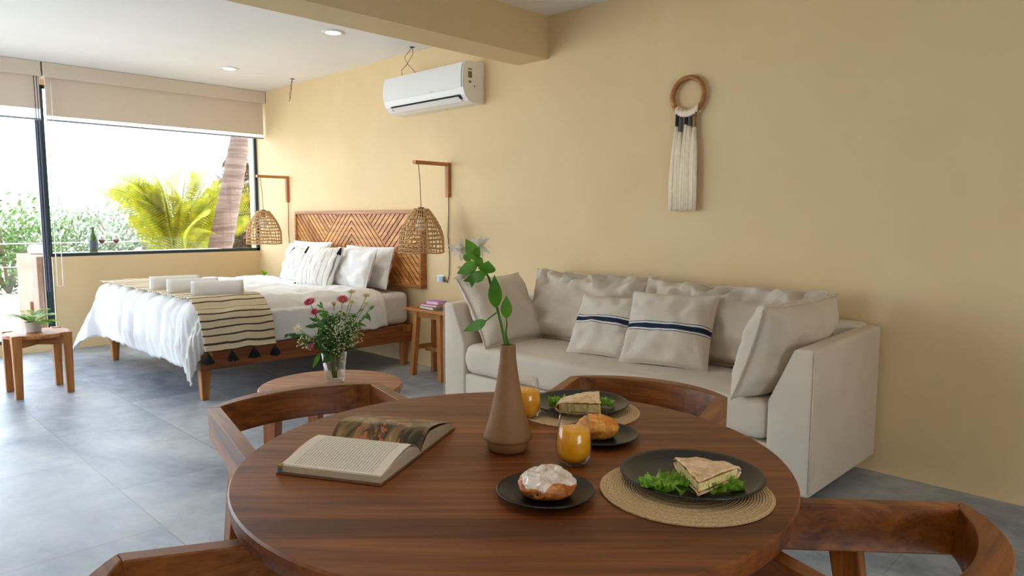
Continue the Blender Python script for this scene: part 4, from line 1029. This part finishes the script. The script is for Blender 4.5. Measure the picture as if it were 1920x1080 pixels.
def lettuce(x, y, z, rz, L, Wd, seed, label):
    """one flat leaf with a frilled margin, a second smaller one lying on it"""
    mb = MB()
    def sheet(s0, lx, wy, oz, ang, cx=0.0):
        def g(u, v):
            a = 2*PI*u; q = v; e = q**3
            rx, ry = lx/2*(1+.10*math.sin(a*3+s0)), wy/2*(1+.12*math.sin(a*2+s0*2))
            ruf = math.sin(a*19+s0)+.6*math.sin(a*31+s0*3)
            r_ = q*(1+.035*e*math.sin(a*29+s0)+.02*e*math.sin(a*67+s0))
            xx, yy = rx*r_*math.cos(a), ry*r_*math.sin(a)
            zz = oz+.004+.0065*e*(1+ruf*.75)+.004*nz(xx*50, yy*50, s0)+.003*math.sin(a*9+q*7)*q
            c, s_ = math.cos(ang), math.sin(ang); return (cx+xx*c-yy*s_, xx*s_+yy*c, max(.0006, zz))
        mb.grid(g, 360, 16, wrapu=True)
    sheet(seed, L, Wd, .001, 0); sheet(seed+2.3, L*.55, Wd*.8, .008, .3, -L*.22); sheet(seed+5.1, L*.45, Wd*.75, .007, -.3, L*.24)
    o = mb.build('lettuce', M_LETT, smooth=True); o.location = (x, y, z); o.rotation_euler = (0,0,rz); tag(o, label, 'lettuce', 'salad leaves on the large plates')
def mk_lett():
    k = N('lettuce_leaf'); v = k.coord(); f = k.noise(v, 55, 5, .6, .6); c = k.ramp(f, [(.3, srgb(70,128,20)), (.5, srgb(128,180,44)), (.7, srgb(186,216,104))]); k.base(c); k.rough(.35); k.bump(f, .5, .003)
    td = k.n('ShaderNodeBsdfTranslucent'); k.l(c, td.inputs[0]); mx = k.n('ShaderNodeMixShader'); mx.inputs[0].default_value = .3
    k.l(k.b.outputs[0], mx.inputs[1]); k.l(td.outputs[0], mx.inputs[2]); k.l(mx.outputs[0], k.out.inputs[0]); return k.m
M_LETT = mk_lett()
lettuce(6.812,-2.540, PZ+.0055, .74, .170, .070, 1.0, 'ruffled green lettuce in front of the sandwich on the front right plate')
lettuce(6.350,-2.262, PZ+.0055, .76, .150, .058, 2.0, 'ruffled green lettuce under the half sandwich on the back plate')
def wedge(x, y, z, rz, R_, half, label, tilt=0.0, th=.026):
    """pita wedge: tip at origin, opening along +X"""
    r = empty('sandwich'); r.matrix_world = Matrix.Translation((x, y, z)) @ Matrix.Rotation(rz, 4, 'Z') @ Matrix.Rotation(tilt, 4, 'X'); tag(r, label, 'sandwich', 'pita sandwiches')
    n, m_ = 26, 18
    def rad(a): return R_*(1+.04*math.sin(a*5+1)-.05*math.exp(-(a/.10)**2))
    def surf(sgn):
        def g(u, v):
            a = -half+2*half*u; q = .02+.98*v; rr = rad(a)*q; d = min(1-v, .35)/.35; bulge = (th/2-.004)*(d**.5); zc = th/2
            zz = zc+sgn*(bulge+.004*(1 if v < .98 else .2))+.0022*nz(rr*40, a*4, sgn)+(.003*nz(rr*70, a*9, 2) if sgn > 0 else 0)
            return (rr*math.cos(a), rr*math.sin(a), max(0, zz))
        return g
    top = MB(); top.grid(surf(1), n, m_); bt = MB(); bt.grid(surf(-1), n, m_)
    o = top.build('top_bread', M_PITA, r, smooth=True); s = o.modifiers.new('s', 'SOLIDIFY'); s.thickness = .003; s.offset = -1
    bt.f = [tuple(reversed(f)) for f in bt.f]; o = bt.build('bottom_bread', M_PITA, r, smooth=True); s = o.modifiers.new('s', 'SOLIDIFY'); s.thickness = .003; s.offset = -1
    fi = MB()
    def g2(u, v):
        a = (-half+2*half*u)*(.985); rr = rad(a)*.93*v+.004; return (rr*math.cos(a), rr*math.sin(a), 0)
    # filling body
    P = [(.004, 0)]+[(rad(a)*.93*math.cos(a), rad(a)*.93*math.sin(a)) for a in [-half*.99+2*half*.99*i/16 for i in range(17)]]
    Q = []
    for i in range(len(P)):
        p, q = Vector(P[i]), Vector(P[(i+1) % len(P)])
        for j in range(12 if (i == 0 or i == len(P)-1) else 1): t = p+(q-p)*j/12; Q.append((t.x, t.y+.0012*math.sin(j*3.1+i)))
    fi.prism(Q, .0035, Q, th-.0035); fi.build('filling', M_FILL, r)
    return r
wedge(6.850,-2.575, PZ+.018, math.atan2(.135,-.055), .128, math.radians(27), 'triangular pita wedge with egg filling on the front right plate', 0.0, .020)
wedge(6.452,-2.310, PZ+.016, math.radians(165), .112, math.radians(36), 'toasted half pita on the back plate beside the vase', -.12, .026)

# ------------------------------------------------------------------ coffee table flowers
VX, VY, VZ = 4.562, -1.852, .4505
def flower_vase():
    r = tag(empty('flower_glass', (VX, VY, VZ)), 'clear glass of water holding the mixed bouquet on the coffee table', 'vase')
    MB().lathe([(0,.001),(.040,.001),(.044,.005),(.058,.138),(.0555,.138),(.042,.012),(0,.011)], 40, close=False).build('glass_body', M_GLASS, r, smooth=True)
    MB().lathe([(0,.0118),(.0412,.0125),(.0500,.090),(0,.090)], 32, close=False).build('water', M_WATER, r, smooth=True)
flower_vase()
R3 = Vector((.71,.704,0)); V3 = Vector((.704,-.71,0)); UP = Vector((0,0,1))
SC = 1324.7/3.272
def fp(X, Y, d=0): return R3*((X-628)/SC)+UP*((715-Y)/SC)+V3*d
def daisy(c, nrm, Rr, n, mb, mb2, w_=.3, cup=.3, layers=2):
    nrm = nrm.normalized(); a1 = nrm.orthogonal().normalized(); a2 = nrm.cross(a1)
    for l in range(layers):
        for k in range(n):
            a = 2*PI*(k+.5*l)/n; d = (a1*math.cos(a)+a2*math.sin(a)+nrm*(cup+.35*l)).normalized(); mb.leaf(c, c+d*Rr*(1-.18*l), Rr*w_, nrm, .08, 4)
    mb2.lathe([(0,Rr*.22),(Rr*.18,Rr*.16),(Rr*.24,Rr*.02)], 8, tuple(c), close=False)
M_PINK = mk_leaf('pink_petal', srgb(184,24,72), srgb(226,70,120), .25); M_RED = mk_leaf('coral_petal', srgb(190,54,74), srgb(230,120,120), .25)
M_CREAM = mk_leaf('cream_petal', srgb(226,216,160), srgb(244,238,206), .3); M_YEL = plain('flower_heart', srgb(200,180,70), .7); M_ALS = mk_leaf('apricot_petal', srgb(214,160,90), srgb(236,190,140), .3)
def flower(nm, label, X, Y, d, Rr, n, mat, tilt, cat='flower', w_=.3, cup=.3, leaves=((.45,1),(.62,-1))):
    r = tag(empty(nm, (VX, VY, VZ)), label, cat, 'stems of the coffee table bouquet')
    c = fp(X, Y, d); rnd = random.Random(int(X+Y)); b = R3*(.012*(rnd.random()-.5)*2)+V3*(.012*(rnd.random()-.5))+UP*.016
    mid = b*.45+c*.25+UP*(.13*.55); neck = R3*c.dot(R3)*.22+V3*c.dot(V3)*.22+UP*.14
    pts = [b, neck*.5+b*.5, neck, neck*.4+c*.6+UP*.006, c]; MB().tube(pts, [.002,.002,.002,.0017,.0015], 6).build('stem', G1, r, smooth=True)
    p, h = MB(), MB(); daisy(c, V3*tilt[0]+UP*tilt[1]+R3*tilt[2], Rr, n, p, h, w_, cup); pt = p.build('petals', mat, r, smooth=True); h.build('flower_center', M_YEL, pt, smooth=True)
    lf = MB()
    for t, s in leaves:
        q = neck*(1-t)+c*t; lf.leaf(q, q+R3*s*.035+UP*.022+V3*.01, .013, V3, .1, 5)
    lf.build('leaves', G2, r, smooth=True)
flower('pink_daisy', 'bright pink daisy at the upper left of the bouquet', 588, 567, .02, .034, 16, M_PINK, (.5,.8,-.2))
flower('pink_daisy', 'small crimson daisy just below the bright pink one in the bouquet', 597, 583, .03, .020, 14, M_PINK, (.8,.4,0))
flower('coral_daisy', 'coral red daisy at the top of the bouquet', 646, 563, .0, .034, 16, M_RED, (.5,.8,.2))
flower('crimson_daisy', 'dark crimson blossom low on the left rim of the bouquet', 594, 643, .06, .016, 12, M_PINK, (.9,.1,-.3))
flower('apricot_blossom', 'apricot bud between the two red blooms of the bouquet', 632, 572, .02, .024, 7, M_ALS, (.3,1,0), w_=.5, cup=1.3)
flower('cream_daisy', 'cream daisy topmost in the bouquet', 661, 549, -.02, .024, 14, M_CREAM, (.4,.9,0))
flower('cream_daisy', 'cream daisy at the far right top of the bouquet', 690, 555, 0, .022, 14, M_CREAM, (.4,.9,.1))
flower('cream_daisy', 'cream daisy just below the topmost one in the bouquet', 664, 566, .01, .020, 14, M_CREAM, (.6,.7,.1))
flower('cream_daisy', 'pale cream blossom lowest on the right side of the bouquet', 690, 568, .02, .018, 12, M_CREAM, (.6,.7,.2))
flower('cream_lily', 'pale spidery blossom reaching out on the left of the bouquet', 566, 614, .03, .028, 8, M_CREAM, (.8,.4,-.3), w_=.2)
def greens(label, ends, mat, lw, ll, seed, n=9):
    r = tag(empty('foliage_sprig', (VX, VY, VZ)), label, 'foliage', 'stems of the coffee table bouquet'); rnd = random.Random(seed); st, lf = MB(), MB()
    for (X, Y, d) in ends:
        c = fp(X, Y, d); b = UP*.016+R3*.02*(rnd.random()-.5); neck = R3*c.dot(R3)*.2+V3*c.dot(V3)*.2+UP*.135; pts = [b, neck]+[neck*(1-t)+c*t+UP*.02*math.sin(PI*t) for t in (.25,.5,.75,1)]
        st.tube(pts, .0016, 5)
        for i in range(n):
            t = .15+.85*i/(n-1); q = neck*(1-t)+c*t+UP*.02*math.sin(PI*t); a = rnd.random()*2*PI; dd = (R3*math.cos(a)+UP*(math.sin(a)*.8+.2)+V3*(rnd.random()-.2)).normalized(); lf.leaf(q, q+dd*ll*(.7+.6*rnd.random()), lw*(.8+.4*rnd.random()), (V3+UP*.5), .1, 5)
    st.build('stem', G1, r, smooth=True); lf.build('leaves', mat, r, smooth=True)
greens('dark leafy sprig arching out to the far left of the bouquet', [(545,624,.02),(575,640,.04)], G2, .014, .030, 1, 12)
greens('broad green leaves in the heart of the bouquet', [(600,610,.03),(620,600,.05),(640,590,.04),(655,620,.05),(632,640,.06),(610,630,.05),(668,612,.03)], G2, .020, .042, 2, 13)
greens('bright leafy sprig at the upper right of the bouquet', [(695,580,.0),(680,600,.02),(672,585,-.02)], G1, .014, .038, 3, 10)
greens('light green leaves at the upper left of the bouquet', [(608,572,0),(612,590,.0),(600,600,-.02),(622,585,.02),(618,605,.04)], G1, .014, .036, 4, 12)
greens('dense dark leaves around the rim of the bouquet glass', [(612,655,.05),(640,655,.06),(660,650,.03),(600,640,.02),(625,668,.06)], G2, .018, .034, 6, 8)
r = tag(empty('drooping_leaf', (VX, VY, VZ)), 'single green leaf drooping over the left rim of the bouquet glass', 'leaf')
f = MB(); f.leaf(fp(606,658,.03), fp(593,686,.05), .022, V3, .12, 7); f.tube([fp(612,660,.02), fp(606,658,.03)], .0015, 5); f.build('leaf_blade', G1, r, smooth=True)
def gyp():
    r = tag(empty('babys_breath', (VX, VY, VZ)), 'cloud of tiny white and yellow filler blossoms in the middle of the bouquet', 'flower'); rnd = random.Random(21); st, fl = MB(), MB()
    hubs = [(612,620),(625,600),(645,605),(660,600),(670,615),(680,625),(650,630),(635,625),(620,645),(650,645),(665,635),(600,630),(575,635),(585,640),(640,585),(655,590),(630,612),(640,615),(655,612),(618,632),(638,640),(660,625),(645,652),(675,605)]
    for X, Y in hubs:
        c = fp(X, Y, .02+.05*rnd.random()); neck = UP*.135+R3*c.dot(R3)*.25; st.tube([neck, neck*.4+c*.6, c], .0009, 4)
        for k in range(26):
            d = Vector((rnd.gauss(0,1), rnd.gauss(0,1), rnd.gauss(0,1))).normalized()*(.012+.022*rnd.random()); p = c+d; st.tube([c, p], .0005, 3); q = .0026+.0018*rnd.random(); fl.lathe([(0,-q),(q*.9,-q*.3),(q*.9,q*.4),(0,q)], 6, tuple(p), close=False)
    st.build('fine_stems', G1, r); o = fl.build('tiny_blossoms', mk_leaf('filler_petal', srgb(214,212,150), srgb(240,238,214), .2), r, smooth=True); o['kind'] = 'stuff'
gyp()

# ------------------------------------------------------------------ outside: terrace, wall, planting
def mk_conc(name, a, b):
    k = N(name); v = k.coord(); k.base(k.ramp(k.noise(v, 3, 5, .6, .5), [(.3, a), (.7, b)])); k.rough(.8); return k.m
struct(MB().box(-30, -.2, -25, 25, -.14, -.02).build('trim_3', mk_conc('pale_gravel', srgb(206,200,188), srgb(228,222,212))), 'pale gravel ground outside the window')
r = MB().box(-.42,.42,-.99,.99,0,.865).build('terrace_counter', mk_conc('pinkish_concrete', srgb(150,112,92), srgb(172,140,122)), bevel=.006); r.location = (-.66,-1.04,-.02); tag(r, 'pale pinkish concrete counter on the terrace outside the window', 'outdoor counter')
towel(-.72,-1.90, .846, .20, .05, .5, 'rolled white towel on the outdoor concrete counter', None)
r = tag(MB().box(-.045,.045,-.011,.011,0,.43).build('wooden_board', W2['Z'], bevel=.003), 'short upright brown board beside the outdoor counter', 'board'); r.location = (-.52,-2.045,-.019)
r = tag(MB().box(-.11,.11,-.05,.05,0,.09).build('paving_block', mk_conc('grey_block', srgb(176,172,166), srgb(196,190,184)), bevel=.005), 'grey block lying on the bright ground outside the terrace door', 'block'); r.location = (-3.6,-2.06,-.02)
def bottle():
    r = tag(empty('wine_bottle', (-.80,-1.41,.845)), 'green wine bottle standing on the outdoor counter', 'bottle')
    k = N('green_glass'); k.base(srgb(44,92,16)); k.rough(.08); k.b.inputs['Transmission Weight'].default_value = .3
    MB().lathe([(0,0),(.036,0),(.038,.01),(.038,.15),(.034,.175),(.016,.205),(.014,.25),(.016,.252),(.016,.262),(0,.262)], 28, close=False).build('glass_body', k.m, r, smooth=True)
    MB().lathe([(.0386,.035),(.0386,.12)], 28, close=False).build('label_band', plain('dark_blue_label', srgb(44,62,84), .6), r, smooth=True)
bottle()
for i, (y, lb) in enumerate(((-1.325,'glass of red wine outside, right beside the green bottle'),(-1.19,'glass of red wine outside, farther from the bottle'))):
    r = tag(empty('wine_glass', (-.82, y, .845)), lb, 'wine glass', 'wine glasses on the outdoor counter')
    MB().lathe([(0,.001),(.032,.001),(.004,.006),(.0035,.075),(.02,.09),(.036,.12),(.037,.14),(.031,.18),(.030,.18),(.0355,.14),(.034,.12),(0,.088)], 28, close=False).build('glass_body', M_GLASS, r, smooth=True)
    MB().lathe([(0,.089),(.018,.094),(.0335,.12),(.0345,.132),(0,.132)], 24, close=False).build('wine', plain('red_wine', srgb(70,22,30), .2), r, smooth=True)
r = tag(empty('cable_railing', (-3.0,-3,0)), 'thin white cable railing in front of the garden bushes', 'railing')
for y in (-3.5,-1.6,.3,2.2): MB().tube([(0,y,-.02),(0,y,.90)], .012, 8).build('post', M_WPLAST, r)
MB().tube([(0,-4,.885),(0,5,.885)], .007, 6).build('cable', M_WPLAST, r)
MB().tube([(0,-4,.60),(0,5,.60)], .004, 6).build('cable', M_WPLAST, r)

def palm_trunk():
    M_TR = N('palm_bark'); v = M_TR.coord('Object', (1.5,1.5,16)); f = M_TR.noise(v, 1, 4, .6, .4); M_TR.base(M_TR.ramp(f, [(.3, srgb(62,46,38)), (.5, srgb(94,74,64)), (.7, srgb(120,100,90))])); M_TR.rough(.85); M_TR.bump(f, .6, .02)
    r = tag(empty('palm_tree', (-1.9,.50,-.02)), 'leaning ringed palm trunk outside the right end of the window', 'palm tree')
    pts, rs = [], []
    for i in range(61): t = i/60; pts.append((.02*math.sin(t*3), -.34+.92*t-.08*t*t, 3.8*t)); rs.append(.165-.075*t+.007*(i % 3 == 0))
    MB().tube(pts, rs, 20).build('trunk', M_TR.m, r, smooth=True)
    top = Vector(pts[-1])
    for k in range(11):
        a = 2*PI*k/11+.2; f = MB(); fern_frond(f, top, (math.cos(a), math.sin(a), .6), 1.7, .75, .42, 26, lw=.1); f.build('frond', G1, r)
palm_trunk()
def areca(x, y, seed, label, s=1.0, n=20):
    r = tag(empty('areca_palm', (x, y, -.02)), label, 'palm'); rnd = random.Random(seed)
    for k in range(n):
        a = 2*PI*k/n+rnd.random()*.5; e = 1.1+3.4*rnd.random(); f = MB(); tilt = Vector((rnd.gauss(0,1), rnd.gauss(0,1), .7)).normalized(); b = Vector((.14*math.cos(a), .14*math.sin(a), (.35+.55*rnd.random())*s))
        f.tube([(b.x*.5, b.y*.5, 0), tuple(b)], [.016,.011], 6)
        fern_frond(f, b, (math.cos(a), math.sin(a), e), (1.15+.45*rnd.random())*s, .42, .30*s, 34, up=tilt, lw=.085); f.build('frond', G3, r)
areca(-2.75,.12, 4, 'bright yellow-green areca palm clump outside the window, left of the leaning trunk', 1.12, 40)
def bush(x, y, h, rad, mat, seed, label, n=2600, ls=.11, nm='garden_bush'):
    r = tag(empty(nm, (x, y, -.02)), label, 'bush', 'garden bushes beyond the terrace'); rnd = random.Random(seed); lf, st = MB(), MB()
    for k in range(9): a = rnd.random()*6.3; st.tube([(0,0,0),(rad*.3*math.cos(a),rad*.3*math.sin(a),h*.4),(rad*.7*math.cos(a),rad*.7*math.sin(a),h*(.6+.3*rnd.random()))], [.03,.02,.008], 5)
    for k in range(n):
        d = Vector((rnd.gauss(0,1), rnd.gauss(0,1), rnd.gauss(0,1))).normalized(); q = rnd.random()**.4; bump_ = 1+.28*nz(d.x*2.5+seed, d.y*2.5, d.z*2.5)
        p = Vector((d.x*rad*q*bump_, d.y*rad*q*bump_, h*.5+d.z*h*.5*q*bump_)); 
        if p.z < 0: p.z = .05
        t = Vector((rnd.gauss(0,1), rnd.gauss(0,1), rnd.gauss(0,.8)+.3)).normalized(); lf.leaf(p, p+t*ls*(.6+.8*rnd.random()), ls*.4, Vector((rnd.random(), rnd.random(), 1)), .1, 3)
    st.build('branches', plain('twig', srgb(120,104,84), .9), r); lf.build('leaves', mat, r)
bush(-6.2,-2.9, 1.25, 1.2, G4, 1, 'rounded green bush farthest left beyond the terrace door')
bush(-6.4,-1.2, 1.50, 1.2, G7, 2, 'fresh green bush seen through the terrace door beside the mullion')
bush(-6.0,.6, 1.55, 1.1, G6, 3, 'pale silvery bush behind the wine bottle')
bush(-6.6,2.2, 1.6, 1.2, G4, 4, 'pale green bush between the wine glasses and the yellow palm')
bush(-8.4,-.2, 1.5, 1.5, G6, 5, 'hazy light bush at the back of the garden')
bush(-6.8,3.9, 1.7, 1.2, G6, 6, 'pale bush behind the yellow palm')
M_DRY = mk_leaf('dry_twig', srgb(66,48,34), srgb(112,88,68), .2)
bush(-3.0,1.30, 2.3, .50, M_DRY, 7, 'tall mass of dry brown twigs behind the leaning palm trunk', 2600, .16, 'dry_hedge')
